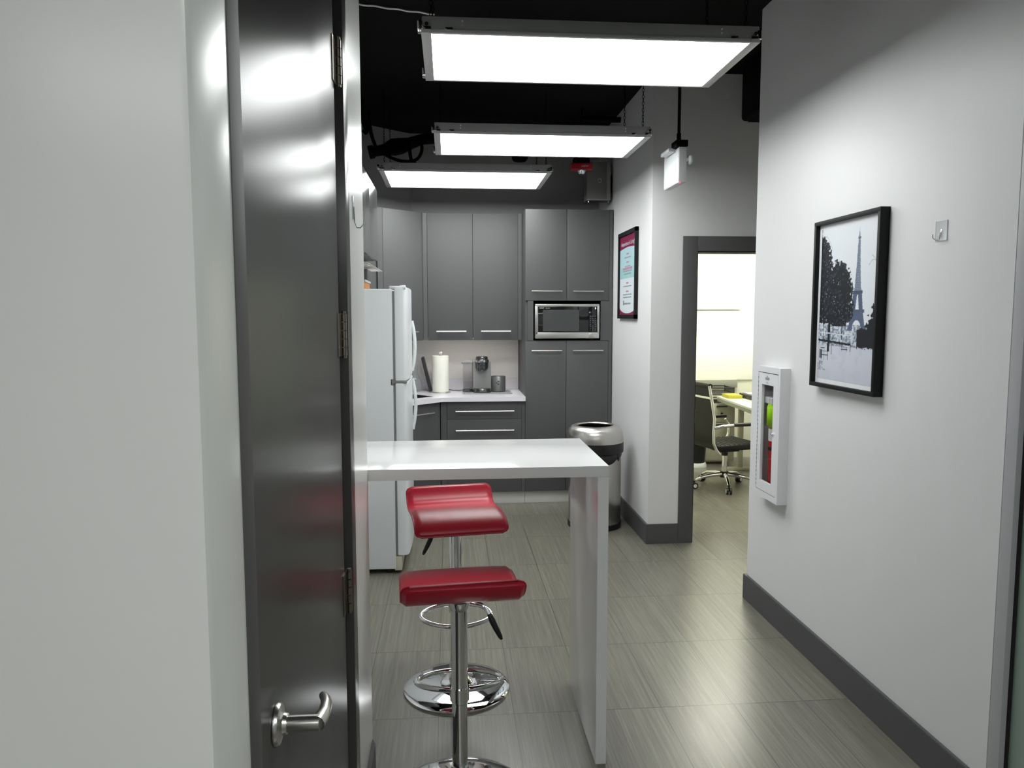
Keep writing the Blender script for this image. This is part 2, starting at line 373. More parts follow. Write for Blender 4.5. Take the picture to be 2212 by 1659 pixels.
# office doorway
d = bpy.data.objects.new('door_2', None); C.objects.link(d); d.location = (2.1, 5.1, 0)
struct(d, 'open office doorway with a dark grey frame', 'door')
B().box(-.505, -.404, -.014, .15, 0, 2.135, bev=.002).box(.45, .55, -.014, .15, 0, 2.135, bev=.002).build('door_jamb', 'grey_trim', d)
B().box(-.404, .45, -.014, .15, 2.035, 2.135, bev=.002).build('door_head', 'grey_trim', d)
B().box(-.404, -.396, .0, .15, 0.0, 2.035).box(-.396, .45, .0, .15, 2.027, 2.035).build('door_black_line', 'black_matte', d, smooth=False)
B().box(-.403, -.394, .005, .04, .85, .95).build('strike_plate', 'nickel', d)

# ------------------------------------------------------------ ceiling light panels
def chain(b, x, y, z0, z1, s=.024, r=.0016):
    n = int((z1 - z0) / (s * .78)); 
    for i in range(n):
        z = z0 + (z1 - z0) * (i + .5) / n; pts = []
        for k in range(8):
            t = 2 * PI * k / 8; a, c = .0055 * math.cos(t), s * .5 * math.sin(t)
            pts.append((x + (a if i % 2 else 0), y + (0 if i % 2 else a), z + c))
        b.tube(pts, r, 4, closed=True)
def ceiling_light(x0, x1, y0, y1, z, label, lens='lens', top=CEIL, chains=True, group='long LED panels hanging in a row'):
    cx, cy = (x0 + x1) / 2, (y0 + y1) / 2; W, D = (x1 - x0) / 2, (y1 - y0) / 2
    t = thing('ceiling_light', label, 'ceiling light', (cx, cy, z), 0, group)
    B().box(-W + .003, W - .003, -D + .003, D - .003, .012, .060, bev=.004).build('housing', 'panel_house', t)
    e = .037; f = .014
    b = B().box(-W, -W + e, -D, D, 0, .014, bev=.002).box(W - e, W, -D, D, 0, .014, bev=.002)
    b.box(-W + e, W - e, -D, -D + f, 0, .014, bev=.002).box(-W + e, W - e, D - f, D, 0, .014, bev=.002).build('frame', 'panel_frame', t)
    B().box(-W + e, W - e, -D + f, D - f, .003, .010).build('diffuser', lens, t, smooth=False)
    for sx in (-1, 1):
        for sy in (-1, 1):
            c = B().box(sx * W - .014, sx * W + .005, sy * (D - .022) - .026, sy * (D - .022) + .026, .010, .044, bev=.005, seg=3)
            c.cyl((sx * (W + .004), sy * (D - .03), .03), (sx * (W + .012), sy * (D - .03), .03), .008, n=12)
            c.cyl((sx * (W - .02), sy * (D + .0), .030), (sx * (W - .02), sy * (D + .006), .030), .007, n=12).box(sx * (W - .02) - .016, sx * (W - .02) + .016, sy * D - .004, sy * D + .004, .010, .022, bev=.001)
            c.build('corner_clip', 'chrome', t)
            B().box(sx * (W - .10) - .014, sx * (W - .10) + .014, sy * D - .004, sy * D + .006, .010, .020, bev=.001).build('latch', 'chrome', t)
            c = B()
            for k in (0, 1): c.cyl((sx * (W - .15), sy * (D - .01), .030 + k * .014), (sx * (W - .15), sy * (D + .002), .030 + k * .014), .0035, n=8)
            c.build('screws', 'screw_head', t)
            if chains:
                b = B(); chain(b, sx * (W - .035), sy * (D - .06), .062, top - z - .002); b.build('chain', 'black_pipe', t)
    return t
ceiling_light(-.09, 1.178, 2.86, 3.43, 2.62, 'largest and nearest of the three lit white panels hung from the black ceiling')
ceiling_light(-.073, 1.172, 4.38, 4.97, 2.62, 'middle one of the three lit white panels hung from the black ceiling')
ceiling_light(-.482, .752, 5.53, 6.24, 2.62, 'farthest and lowest looking of the three lit panels, above the kitchen cabinets')
ceiling_light(.15, 1.40, -.75, -.15, 2.62, 'unseen fill panel added just behind the viewpoint')  # unseen panel added as soft fill for surfaces facing the camera
ceiling_light(-.8, .45, -2.3, -1.7, 2.62, 'unseen fill panel added farther behind the viewpoint')  # second added panel, out of view, fills from farther back
ceiling_light(2.3, 3.5, 7.0, 7.6, 2.72, 'warm lit panel on the office ceiling', 'lens_office', chains=False, group='office panels')
ceiling_light(2.1, 2.7, 5.7, 6.3, 2.72, 'warm lit panel on the office ceiling by the doorway', 'lens_office', chains=False, group='office panels')

# ------------------------------------------------------------ bar counter
bt = thing('bar_table', 'glossy white waterfall bar counter with a full height end panel', 'bar counter', (0, 2.83, 0))
B().box(XK + .003, .548, -.293, .298, 1.044, 1.082, bev=.0012).build('bar_top', 'bar', bt)
B().box(.510, .548, -.293, .298, .0, 1.0435, bev=.0012).build('end_panel', 'bar', bt)

# ------------------------------------------------------------ stools
def seat_mesh():
    prof = [(.186, .074), (.178, .056), (.165, .036), (.145, .015), (.115, .003), (.07, .0), (.02, .006), (-.03, .011), (-.08, .010), (-.125, .002), (-.155, -.010), (-.174, -.026), (-.183, -.044)]
    P = [Vector((0, y, z)) for y, z in prof]
    # resample
    Q = []
    for i in range(len(P) - 1):
        for k in range(3): Q.append(P[i].lerp(P[i + 1], k / 3))
    Q.append(P[-1]); 
    for _ in range(2): Q = [Q[0]] + [(Q[i - 1] + 2 * Q[i] + Q[i + 1]) / 4 for i in range(1, len(Q) - 1)] + [Q[-1]]
    n = len(Q); W = .187; NU = 20; bm = bmesh.new(); top, bot = [], []
    L = [0]
    for i in range(1, n): L.append(L[-1] + (Q[i] - Q[i - 1]).length)
    rim_l, rim_r, rim = [], [], []
    for i in range(n):
        t = (Q[min(i + 1, n - 1)] - Q[max(i - 1, 0)]).normalized(); nn = Vector((0, t.z, -t.y)); nn = nn if nn.z > 0 or i < 4 else -nn
        if nn.z < 0: nn = -nn
        e = min(L[i], L[-1] - L[i]); r = .024
        w = W - (r - math.sqrt(max(0, r * r - (r - e) ** 2)) if e < r else 0)
        fe = min(1, e / .012); fe = math.sqrt(max(0, 1 - (1 - fe) ** 2)) * .75 + .25
        ta, ba = [], []
        for k in range(NU + 1):
            u = -1 + 2 * k / NU; u = math.copysign(abs(u) ** .75, u)
            fu = min(1, (1 - abs(u)) * W / .014); fu = math.sqrt(max(0, 1 - (1 - fu) ** 2)) * .75 + .25
            h = .0135 * min(fe, fu); puff = .003 * (1 - u * u)
            ta.append(bm.verts.new(Q[i] + Vector((u * w, 0, 0)) + nn * (h + puff))); ba.append(bm.verts.new(Q[i] + Vector((u * w, 0, 0)) - nn * h * 1.1))
        top.append(ta); bot.append(ba)
        rim_l.append(Q[i] + Vector((-w, 0, 0))); rim_r.append(Q[i] + Vector((w, 0, 0)))
    for i in range(n - 1):
        for k in range(NU):
            bm.faces.new((top[i][k], top[i][k + 1], top[i + 1][k + 1], top[i + 1][k])); bm.faces.new((bot[i][k], bot[i + 1][k], bot[i + 1][k + 1], bot[i][k + 1]))
        bm.faces.new((top[i][0], top[i + 1][0], bot[i + 1][0], bot[i][0])); bm.faces.new((top[i][NU], bot[i][NU], bot[i + 1][NU], top[i + 1][NU]))
    for i in (0, n - 1):
        for k in range(NU): bm.faces.new((top[i][k], bot[i][k], bot[i][k + 1], top[i][k + 1]))
    x = B(); x.bm.free(); x.bm = bm
    return x, rim_l + list(reversed(rim_r))
def bar_stool(loc, rz_seat, zs, label, rot_base, lever_side):
    t = thing('bar_stool', label, 'bar stool', loc, 0, 'red chrome bar stools')
    R = Matrix.Translation((0, 0, zs)) @ Matrix.Rotation(rz_seat, 4, 'Z')
    s, rim = seat_mesh(); seat = s.move(R).build('seat', 'red', t)
    p = B().tube([R @ v for v in rim], .0042, 8, closed=True); p.build('piping', 'red_dark', seat)
    B().lathe([(.0, 0), (.235 - .01, 0), (.225, .003), (.226, .010), (.215, .017), (.17, .024), (.12, .030), (.085, .038), (.055, .052), (.038, .075), (.031, .105), (.0285, .12)], n=72).build('base', 'chrome', t)
    B().cyl((0, 0, .10), (0, 0, .335), .0255, n=32).build('lower_post', 'chrome', t)
    B().cyl((0, 0, .337), (0, 0, zs - .075), .0275, n=32).lathe([(.0275, 0), (.034, .015), (.036, .03)], (0, 0, zs - .078), 32).build('upper_post', 'chrome', t)
    B().box(-.065, .065, -.065, .065, zs - .032, zs - .012, bev=.004).build('seat_plate', 'black', t)
    # footrest loop towards the front of the stool
    sgn = rot_base; pts = []
    for k in range(40):
        a = 2 * PI * k / 40
        x = .145 * math.cos(a) * (1 - .12 * math.sin(a) ** 2); y = .095 + .095 * math.sin(a)
        pts.append((x, sgn * y, .365 - .012 * math.sin(a)))
    f = B().tube(pts, .0095, 12, closed=True); f.cyl((0, 0, .345), (0, 0, .39), .0315, n=32); f.build('footrest', 'chrome', t)
    # height lever
    x0 = lever_side
    lv = B().tube([(x0 * .03, -.0, zs - .045), (x0 * .075, -.02, zs - .055), (x0 * .098, -.03, zs - .088)], .0045, 8).build('lever_rod', 'chrome', t)
    B().tube([(x0 * .096, -.03, zs - .084), (x0 * .106, -.034, zs - .105), (x0 * .118, -.038, zs - .130), (x0 * .131, -.042, zs - .155), (x0 * .136, -.044, zs - .164)], .008, 12, radii=[.007, .0105, .0095, .0075, .004]).build('lever_grip', 'black', lv)
    return t
bar_stool((.026, 2.385, 0), PI + math.radians(4.5), .727, 'nearest red bar stool, standing in front of the white bar', 1, 1)
bar_stool((.022, 3.135, 0), math.radians(8.5), .772, 'farther red bar stool, standing under the far edge of the bar', -1, -1)

# ------------------------------------------------------------ kitchen cabinets
def bar_handle(parent, x0, x1, z, y, mtx=None, r=.0055, out=.03):
    b = B().cyl((x0, y - out, z), (x1, y - out, z), r, n=14)
    L_ = x1 - x0
    for q in (.16, .84): b.cyl((x0 + L_ * q, y, z), (x0 + L_ * q, y - out, z), .0045, n=10)
    if mtx: b.move(mtx)
    return b.build('handle', 'nickel', parent)
G = .0015
# tall microwave cabinet
Y = 6.30
t = thing('tall_cabinet', 'full height grey pantry cabinet with a microwave niche', 'cabinet', (0, 0, 0))
YK = YB - .003
b = B().box(.640, .658, Y + .02, YK, .105, 2.473).box(1.345, 1.372, Y, YK, .105, 2.473).box(.658, 1.345, Y + .02, YK, 2.45, 2.473)
b.box(.658, 1.345, Y + .02, YK, .105, .125).box(.658, 1.345, YK - .02, YK, .125, 2.45)
b.box(.658, 1.345, Y + .02, YB - .02, 1.37, 1.388).box(.658, 1.345, Y + .02, YB - .02, 1.72, 1.738)
b.box(.658, .706, Y + .001, Y + .02, 1.388, 1.719).box(1.275, 1.345, Y + .001, Y + .02, 1.388, 1.719)
b.build('carcass', 'cab', t, smooth=False)
B().box(.64, 1.372, Y + .035, Y + .055, 0, .105).build('toe_kick', 'toe', t, smooth=False)
for i, (x0, x1) in enumerate(((.641, .985 - G), (.985 + G, 1.343))):
    dd = B().box(x0, x1, Y, Y + .019, 1.722, 2.471, bev=.001).build('door', 'cab', t)
    hx = ((.690, .946), (1.036, 1.295))[i]
    bar_handle(dd, hx[0], hx[1], 1.799, Y)
    dd = B().box(x0, x1, Y, Y + .019, .107, 1.384, bev=.001).build('door', 'cab', t)
    bar_handle(dd, hx[0], hx[1], 1.304, Y)
# microwave in the niche
mw = thing('microwave', 'stainless microwave oven with black glass door, in the niche of the tall cabinet', 'microwave', (.990, Y - .005, 1.389))
B().box(-.268, .268, .012, .42, .018, .300, bev=.006).build('case', 'black', mw)
b = B().box(-.272, .272, -.012, .02, .280, .305, bev=.008, seg=3).box(-.272, .272, -.012, .02, .016, .070, bev=.008, seg=3).box(-.272, -.246, -.012, .02, .05, .29, bev=.004).box(.254, .272, -.012, .02, .05, .29, bev=.004)
b.build('front_frame', 'steel_h', mw)
dr = B().box(-.246, .180, -.010, .018, .070, .284, bev=.001).build('glass_door', 'black_glass', mw)
B().box(-.205, .100, -.0112, -.0105, .078, .256).build('door_window', 'mesh_glass', dr, smooth=False)
text('lettering', 'SHARP', .0135, 'ink_light', dr, frame_mtx((-.235, -.0115, .270), (1, 0, 0), (0, 0, 1)), align='LEFT')
text('lettering', 'Carousel', .010, 'ink_light', dr, frame_mtx((-.184, -.0115, .2695), (1, 0, 0), (0, 0, 1)), align='LEFT')
cp = B().box(.182, .254, -.010, .018, .070, .284, bev=.001).build('control_panel', 'black_glass', mw)
b = B()
for r in range(8):
    for c in range(3):
        if random.random() < .85: b.box(.192 + c * .020, .192 + c * .020 + random.uniform(.006, .012), -.0112, -.0105, .085 + r * .0165, .0885 + r * .0165)
b.build('keypad', 'ink_grey', cp, smooth=False)
text('clock_display', '9', .024, 'led_white', cp, frame_mtx((.238, -.0112, .266), (1, 0, 0), (0, 0, 1)))
B().box(.184, .256, -.0135, -.010, .022, .060, bev=.002).build('open_button', 'steel_h', mw)
for sx in (-.22, .22):
    for yy in (.05, .36): B().cyl((sx, yy, 0), (sx, yy, .02), .014, n=12).build('foot', 'black_matte', mw)

# upper cabinet on the back wall
YU = 6.60
t = thing('wall_cabinet', 'grey two door wall cabinet above the coffee maker', 'wall cabinet', (0, 0, 0))
B().box(-.215, .638, YU + .02, YB - .012, 1.408, 2.470).box(.606, .638, YU, YU + .02, 1.386, 2.470).box(-.215, -.179, YU + .004, YU + .02, 1.386, 2.470).build('carcass', 'cab_side', t, smooth=False)
for (x0, x1), hx in (((-.176, .212 - G), (-.104, .153)), ((.212 + G, .604), (.281, .540))):
    dd = B().box(x0, x1, YU, YU + .019, 1.384, 2.470, bev=.001).build('door', 'cab', t)
    bar_handle(dd, hx[0], hx[1], 1.461, YU)
# diagonal upper cabinet
P0, P1 = Vector((-.567, 6.259, 0)), Vector((-.222, 6.564, 0)); dv = (P1 - P0); LD = dv.length; ang = math.atan2(dv.y, dv.x)
t = thing('corner_wall_cabinet', 'grey diagonal corner wall cabinet behind the fridge', 'wall cabinet', (P0.x, P0.y, 0), ang)
Ri = Matrix.Rotation(-ang, 3, 'Z')
poly = [(P0.x, P0.y), (P1.x, P1.y), (-.217, 6.60), (-.217, YB - .002), (-.336, YB - .006), (-1.115, 6.192), (-1.115, 5.9), (-.57, 5.9)]
poly = [((Ri @ (Vector((x, y, 0)) - P0)).x, (Ri @ (Vector((x, y, 0)) - P0)).y) for x, y in poly]
poly = [(x, max(y, .02) if i in (0, 1) else y) for i, (x, y) in enumerate(poly)]
B().prism(poly, 1.386, 2.470).build('carcass', 'cab_side', t, smooth=False)
B().box(.0, .053, .002, .02, 1.386, 2.469).build('filler', 'cab', t, smooth=False)
dd = B().box(.055, LD - .004, 0, .019, 1.384, 2.469, bev=.001).build('door', 'cab', t)
bar_handle(dd, LD - .32, LD - .07, 1.461, 0)
# cabinets on the left wall
t = thing('fridge_cabinet', 'tall grey cabinet hung above the white fridge', 'wall cabinet', (0, 0, 0))
B().box(XK + .003, -.512, 4.40, 5.456, 1.98, 2.469).build('carcass', 'cab_side', t, smooth=False)
for y0, y1 in ((4.40, 4.927), (4.93, 5.456)): B().box(-.511, -.492, y0, y1, 1.978, 2.469, bev=.001).build('door', mat('gloss_laminate', (.12, .12, .122), .16), t)
t = thing('side_wall_cabinet', 'narrow grey wall cabinet between fridge cabinet and corner cabinet', 'wall cabinet', (0, 0, 0))
B().box(XK + .003, -.588, 5.458, 5.898, 1.386, 2.469).build('carcass', 'cab_side', t, smooth=False)
B().box(-.587, -.568, 5.458, 5.898, 1.384, 2.469, bev=.001).build('door', 'cab', t)
# unseen fill strip, added under the wall cabinet to brighten the backsplash
M['lens_strip'] = mat('lit_strip', (.8, .8, .8), .5, emit=((1.0, 0.93, 0.84), 12.0))
t = thing('added_fill_strip', 'unseen warm fill strip added under the wall cabinet to brighten the backsplash', 'added fill light', (.21, 6.70, 1.407))
B().box(-.36, .36, -.015, .015, -.008, 0).build('strip_body', 'white_steel', t, smooth=False)
B().box(-.35, .35, -.010, .010, -.010, -.008).build('strip_lens', 'lens_strip', t, smooth=False)
# base cabinets
t = thing('drawer_cabinet', 'grey base cabinet with three drawers under the coffee maker', 'base cabinet', (0, 0, 0))
B().box(-.07, .638, Y + .02, YB - .003, .105, .8815).box(.608, .638, Y + .004, Y + .02, .105, .8815).box(-.07, -.020, Y + .008, Y + .02, .105, .8815).build('carcass', 'cab_side', t, smooth=False)
B().box(-.07, .638, Y + .035, Y + .055, 0, .105).build('toe_kick', 'toe', t, smooth=False)
for z0, z1, hz_ in ((.731, .876, .800), (.446, .729, .638), (.107, .444, .355)):
    dd = B().box(-.018, .606, Y, Y + .019, z0, z1, bev=.001).build('drawer', 'cab', t)
    bar_handle(dd, .054, .542, hz_, Y)
Q0, Q1 = Vector((-.37, 6.00, 0)), Vector((-.072, 6.298, 0)); dq = Q1 - Q0; LQ = dq.length
t = thing('sink_cabinet', 'grey diagonal base cabinet under the sink', 'base cabinet', (Q0.x, Q0.y, 0), PI / 4)
B().prism([(.0, .02), (LQ, .02), (LQ - .02, .30), (.0, .30)], .105, .70).build('carcass', 'cab_side', t, smooth=False)
B().box(0, LQ, .05, .06, 0, .105).build('toe_kick', 'toe', t, smooth=False)
B().box(LQ - .028, LQ - .003, .005, .02, .107, .880).build('filler', 'cab', t, smooth=False)
dd = B().box(.0, LQ - .03, 0, .019, .107, .880, bev=.001).build('door', 'cab', t)
bar_handle(dd, .06, LQ - .10, .80, 0)
# countertop with a hole for the corner sink (diagonal axes)
def rot45(u, v): # u along the diagonal front, v inward, from the near right sink corner
    a = PI / 4; ox, oy = -.125, 6.375
    return (ox - u * math.cos(a) - v * math.sin(a), oy - u * math.sin(a) + v * math.cos(a))
sc = [rot45(0, 0), rot45(.42, 0), rot45(.42, .34), rot45(0, .34)]
out = [(.6385, 6.27), (-.055, 6.27), (-.47, 5.855), (-.47, 5.42), (XK + .001, 5.42), (XK + .001, 6.17), (-.33, YB - .001), (.6385, YB - .001)]
bm = bmesh.new()
def loop(pts, z): return [bm.verts.new((x, y, z)) for x, y in pts]
for z in (.920, .883):
    o_, i_ = loop(out, z), loop(sc, z)
    es = [bm.edges.new((L_[k], L_[(k + 1) % len(L_)])) for L_ in (o_, i_) for k in range(len(L_))]
    bmesh.ops.triangle_fill(bm, edges=es, use_beauty=True)
    if z > .9: o1, i1 = o_, i_
for A_, B_ in ((o1, o_), (i1, i_)):
    for k in range(len(A_)):
        j = (k + 1) % len(A_); bm.faces.new((A_[k], A_[j], B_[j], B_[k]))
x = B(); x.bm.free(); x.bm = bm
ct = x.build('countertop', 'counter', smooth=False); tag(ct, 'white quartz countertop with an angled corner, between fridge and tall cabinet', 'countertop')
sb = B()
s_in = [rot45(.0, .0), rot45(.42, .0), rot45(.42, .34), rot45(.0, .34)]
v0 = [sb.bm.verts.new((x, y, .9195)) for x, y in [rot45(.002, .002), rot45(.418, .002), rot45(.418, .338), rot45(.002, .338)]]
v1 = [sb.bm.verts.new((x, y, .72)) for x, y in [rot45(.02, .02), rot45(.40, .02), rot45(.40, .32), rot45(.02, .32)]]
for k in range(4): sb.bm.faces.new((v0[k], v0[(k + 1) % 4], v1[(k + 1) % 4], v1[k]))
sb.bm.faces.new(v1)
sk = sb.build('sink', 'sink', smooth=False); tag(sk, 'black undermount sink set diagonally in the white countertop', 'sink')
sol = sk.modifiers.new('thickness', 'SOLIDIFY'); sol.thickness = .002; sol.offset = 0
# backsplash (low upstand + wall finish)
struct(B().box(-.33, .638, YB - .010, YB, .9205, 1.386).build('trim_1', 'splash', smooth=False), 'light backsplash behind the counter', 'backsplash')
B_ = B().box(-.33, .638, YB - .022, YB - .010, .9205, 1.02, bev=.001)
struct(B_.build('trim_2', 'counter'), 'low white stone upstand at the back of the counter', 'upstand')
a0, a1 = Vector((-.336, YB - .004, 0)), Vector((XK + .02, 6.196, 0)); ad = (a1 - a0).normalized(); an = Vector((ad.y, -ad.x, 0)); an = an if an.y < 0 else -an
q = [a0, a1, a1 + an * .01, a0 + an * .01]
struct(B().prism([(p.x, p.y) for p in q], .9205, 1.386).build('trim_3', 'splash', smooth=False), 'light backsplash on the diagonal wall', 'backsplash')

# ------------------------------------------------------------ fridge
fr = thing('fridge', 'white top freezer refrigerator beside the bar', 'refrigerator', (-.60, 4.62, 0))
B().box(-.42, .262, 0, .72, .03, 1.758, bev=.008, seg=3).build('body', 'fridge', fr)
B().box(.262, .276, .02, .70, .10, 1.745).build('gasket', 'gasket', fr, smooth=False)
fd = []
for z0, z1, nm in ((.115, 1.188, 'lower_door'), (1.203, 1.770, 'freezer_door')):
    b = B().prism([(.276, 0), (.318, 0), (.338, .012), (.346, .04), (.352, .2), (.354, .36), (.352, .52), (.346, .68), (.338, .708), (.318, .72), (.276, .72)], z0, z1, bev=.004)
    fd.append(b.build(nm, 'fridge', fr))
def fhandle(z0, z1, parent):
    pts = []; n = 14
    for i in range(n + 1):
        s = i / n; pts.append((.346 + .024 * math.sin(PI * s) ** .7, .60, z0 + (z1 - z0) * s))
    B().tube(pts, .013, 10, radii=[.016 if i in (0, n) else .012 for i in range(n + 1)]).build('handle', 'white_plastic', parent)
fhandle(1.225, 1.56, fd[1]); fhandle(.82, 1.165, fd[0])
B().box(.245, .345, .005, .05, 1.758, 1.776, bev=.006).cyl((.325, .03, 1.765), (.325, .03, 1.782), .018, n=16).build('top_hinge', 'white_plastic', fr)
B().box(.255, .345, .003, .035, 1.189, 1.202, bev=.001).box(.246, .262, .0, .012, 1.175, 1.215, bev=.002).build('middle_hinge', 'kgrey', fr)
B().box(.255, .300, .004, .70, .02, .108, bev=.003).build('base_grille', 'cream', fr)
for xx in (-.38, .22):
    for yy in (.04, .68): B().cyl((xx, yy, 0), (xx, yy, .03), .02, n=12).build('foot', 'black_matte', fr)
# on top of / above the fridge
t = thing('cake_container', 'amber plastic container with a frosted sloping lid on top of the fridge', 'container', (-.62, 4.78, 1.760))
B().box(-.14, .105, 0, .32, 0, .048, bev=.008).build('tray', 'amber', t)
B().prism([(-.145, .048), (.11, .048), (.108, .062), (-.145, .085)], 0, .33).move(Matrix(((1, 0, 0, 0), (0, 0, 1, -.005), (0, 1, 0, 0), (0, 0, 0, 1)))).build('lid', 'frost_lid', t)
b = B()
for x0 in (-.80, -.495): b.tube([(x0, 4.72, 1.925), (x0, 5.72, 1.925)], .003, 6)
for k in range(14): b.tube([(-.80, 4.73 + k * .075, 1.925), (-.485, 4.73 + k * .075, 1.925)], .002, 6)
for yy in (4.73, 5.4):
    for xx in (-.80,): b.tube([(xx, yy, 1.925), (xx, yy, 1.976)], .0025, 6)
tag(b.build('wire_shelf', 'nickel'), 'metal wire shelf hanging under the cabinet above the fridge', 'wire shelf')

# ------------------------------------------------------------ things on the counter
CT = .9205
t = thing('paper_towel_holder', 'paper towel holder with a bronze knob on the counter by the sink', 'paper towel holder', (-.073, 6.66, CT))
B().lathe([(0, 0), (.083, 0), (.084, .006), (.078, .011), (.0, .012)], n=40).build('base', 'steel_h', t)
B().cyl((0, 0, .011), (0, 0, .335), .006, n=12).lathe([(.006, .315), (.009, .33), (.007, .340), (.016, .350), (.018, .357), (.012, .363), (0, .365)], n=24).build('post', 'nickel', t)
t = tag(B().lathe([(.020, .012), (.071, .012), (.072, .016), (.072, .322), (.071, .326), (.020, .326), (.018, .32), (.018, .016), (.020, .012)], n=48).build('paper_towel_roll', 'paper', loc=(-.073, 6.66, CT)), 'white roll of paper towel on the holder', 'paper towel')
t = thing('baking_tray', 'black rounded tray leaning against the wall behind the paper towel', 'tray', (-.160, 6.82, CT))
mt = Matrix.Rotation(math.radians(-13), 4, 'Y')
B().box(-.016, .012, -.075, .075, .0, .31, bev=.011, seg=3).move(Matrix.Translation((-.002, 0, .0065)) @ mt).build('pan', 'dark_grey', t)
B().tube([(-.022, -.04, .25), (-.040, -.04, .24), (-.043, 0, .20), (-.040, .04, .16), (-.018, .04, .15)], .002, 6).move(mt).build('wire_loop', 'nickel', t)
t = thing('glass_carafe', 'clear glass carafe beside the fridge edge on the counter', 'carafe', (-.305, 6.72, CT))
B().lathe([(.0, .004), (.055, .004), (.068, .02), (.066, .09), (.045, .14), (.030, .17), (.034, .24), (.032, .24), (.028, .17), (.043, .138), (.063, .09), (.065, .02), (.053, .007), (0, .007)], n=40).build('bowl', 'glass', t)
# coffee maker
t = thing('drip_mat', 'grey ribbed drip mat under the coffee maker', 'mat', (.328, 6.66, CT))
B().box(-.21, .22, -.16, .13, 0, .006, bev=.002).build('mat_base', mat('grey_silicone', (.30, .30, .30), .5), t)
b = B()
for k in range(26): b.cyl((-.195 + k * .0156, -.15, .0062), (-.195 + k * .0156, .12, .0062), .003, n=6)
b.build('ribs', mat('grey_silicone_ribs', (.25, .25, .25), .5), t)
km = thing('coffee_maker', 'grey single serve coffee maker on the ribbed mat', 'coffee maker', (.288, 6.65, CT + .0095))
B().box(-.080, .080, -.03, .12, 0, .272, bev=.012, seg=3).build('body', 'kgrey', km)
B().lathe([(0, 0), (.074, 0), (.078, .005), (.078, .028), (.074, .034), (0, .034)], (0, -.055, 0), 40).build('drip_tray', 'kdark', km)
hd = B().lathe([(0, .185), (.034, .185), (.040, .195), (.052, .205), (.055, .22), (.055, .262), (0, .262)], (0, -.035, 0), 40).build('brew_head', 'kdark', km)
B().lathe([(0, .262), (.062, .262), (.064, .268), (.062, .284), (.054, .288), (0, .288)], (0, -.035, 0), 40).build('silver_ring', 'ksilver', hd)
B().lathe([(0, .288), (.052, .288), (.053, .300), (.048, .311), (.040, .313), (0, .313)], (0, -.035, 0), 40).build('cap', 'kdark', hd)
text('lettering', 'KEURIG', .014, 'ink', hd, frame_mtx((0, -.0908, .232), (1, 0, 0), (0, 0, 1)))
tk = B().lathe([(0, .02), (.045, .02), (.046, .03), (.046, .250), (.043, .250), (.043, .03), (0, .024)], (-.118, .035, 0), 36).build('water_tank', 'smoke_glass', km)
B().lathe([(0, .250), (.048, .250), (.048, .262), (.030, .276), (0, .278)], (-.118, .035, 0), 36).box(-.178, -.08, -.01, .05, .246, .262, bev=.004).build('tank_lid', 'kgrey', km)
B().lathe([(0, .0), (.050, .0), (.050, .02), (0, .02)], (-.118, .035, 0), 36).build('tank_base', 'kdark', km)
B().lathe([(0, .0255), (.042, .0255), (.042, .085), (0, .085)], (-.118, .035, 0), 32).build('water', thin_glass('water', (.95, .96, .97), 1.2), tk)
t = thing('canister', 'round metal canister with three dots beside the coffee maker', 'canister', (.436, 6.67, CT + .0095))
B().lathe([(0, 0), (.060, 0), (.064, .004), (.064, .130), (.062, .133), (.059, .130), (.059, .012), (0, .010)], n=44).build('pot', mat('gunmetal_dark', (.20, .20, .20), .35, metal=.6), t)
b = B()
for dx, dz in ((-.018, .078), (-.004, .091), (-.004, .066)):
    yy = -math.sqrt(.064 ** 2 - dx ** 2) ; b.cyl((dx, yy - .0012, dz), (dx, yy + .004, dz), .0062, n=14)
b.build('dots', 'ink', t)
tag(B().tube([(-.02, 6.93, CT + .004), (.03, 6.86, CT + .004), (.08, 6.80, CT + .004), (.14, 6.78, CT + .01), (.19, 6.775, CT + .025)], .003, 8).build('power_cable', 'black'), 'black power cable running behind the paper towel to the coffee maker', 'cable')

# ------------------------------------------------------------ trash can
t = thing('trash_can', 'round stainless steel trash can with open domed lid', 'trash can', (1.098, 5.60, 0))
B().lathe([(0, 0), (.196, 0), (.203, .006), (.203, .040), (.196, .045), (0, .045)], n=64).build('base_ring', 'black', t)
B().lathe([(.195, .03), (.198, .045), (.198, .60), (.194, .60), (.194, .045)], n=64).build('body', 'steel', t)
B().box(-.002, .002, -.1995, -.197, .05, .57).build('seam', 'black', t, smooth=False)
lid = B().lathe([(.215, .640), (.216, .665), (.212, .705), (.199, .742), (.176, .768), (.150, .778), (.136, .776), (.130, .768), (.132, .760), (.145, .764), (.172, .755), (.195, .732), (.208, .70), (.212, .665), (.211, .640)], n=72).build('domed_lid', 'steel', t)
B().lathe([(.213, .575), (.216, .58), (.217, .652), (.205, .652), (.200, .60), (.200, .575)], n=72).build('lid_band', 'black', t)
b = B()
pts = []
bmb = b.bm
for i in range(28):
    a = -PI * .92 + i / 27 * PI * .86
    d_ = .022 + .060 * math.exp(-((i - 15) / 5.5) ** 2) + .004 * math.sin(i * 1.1) + (.030 if i == 22 else 0)
    p_ = Vector((.2055 * math.cos(a), .2055 * math.sin(a), 0)); pts.append((bmb.verts.new(p_ + Vector((0, 0, .590))), bmb.verts.new(p_ * .985 + Vector((0, 0, .575 - d_)))))
for p_, q_ in zip(pts, pts[1:]): bmb.faces.new((p_[0], q_[0], q_[1], p_[1]))
lb = b.build('bin_liner', 'black', t); lb.modifiers.new('th', 'SOLIDIFY').thickness = .002
B().lathe([(.187, .60), (.187, .10), (0, .10)], n=48).build('inner_bucket', 'black_matte', t)

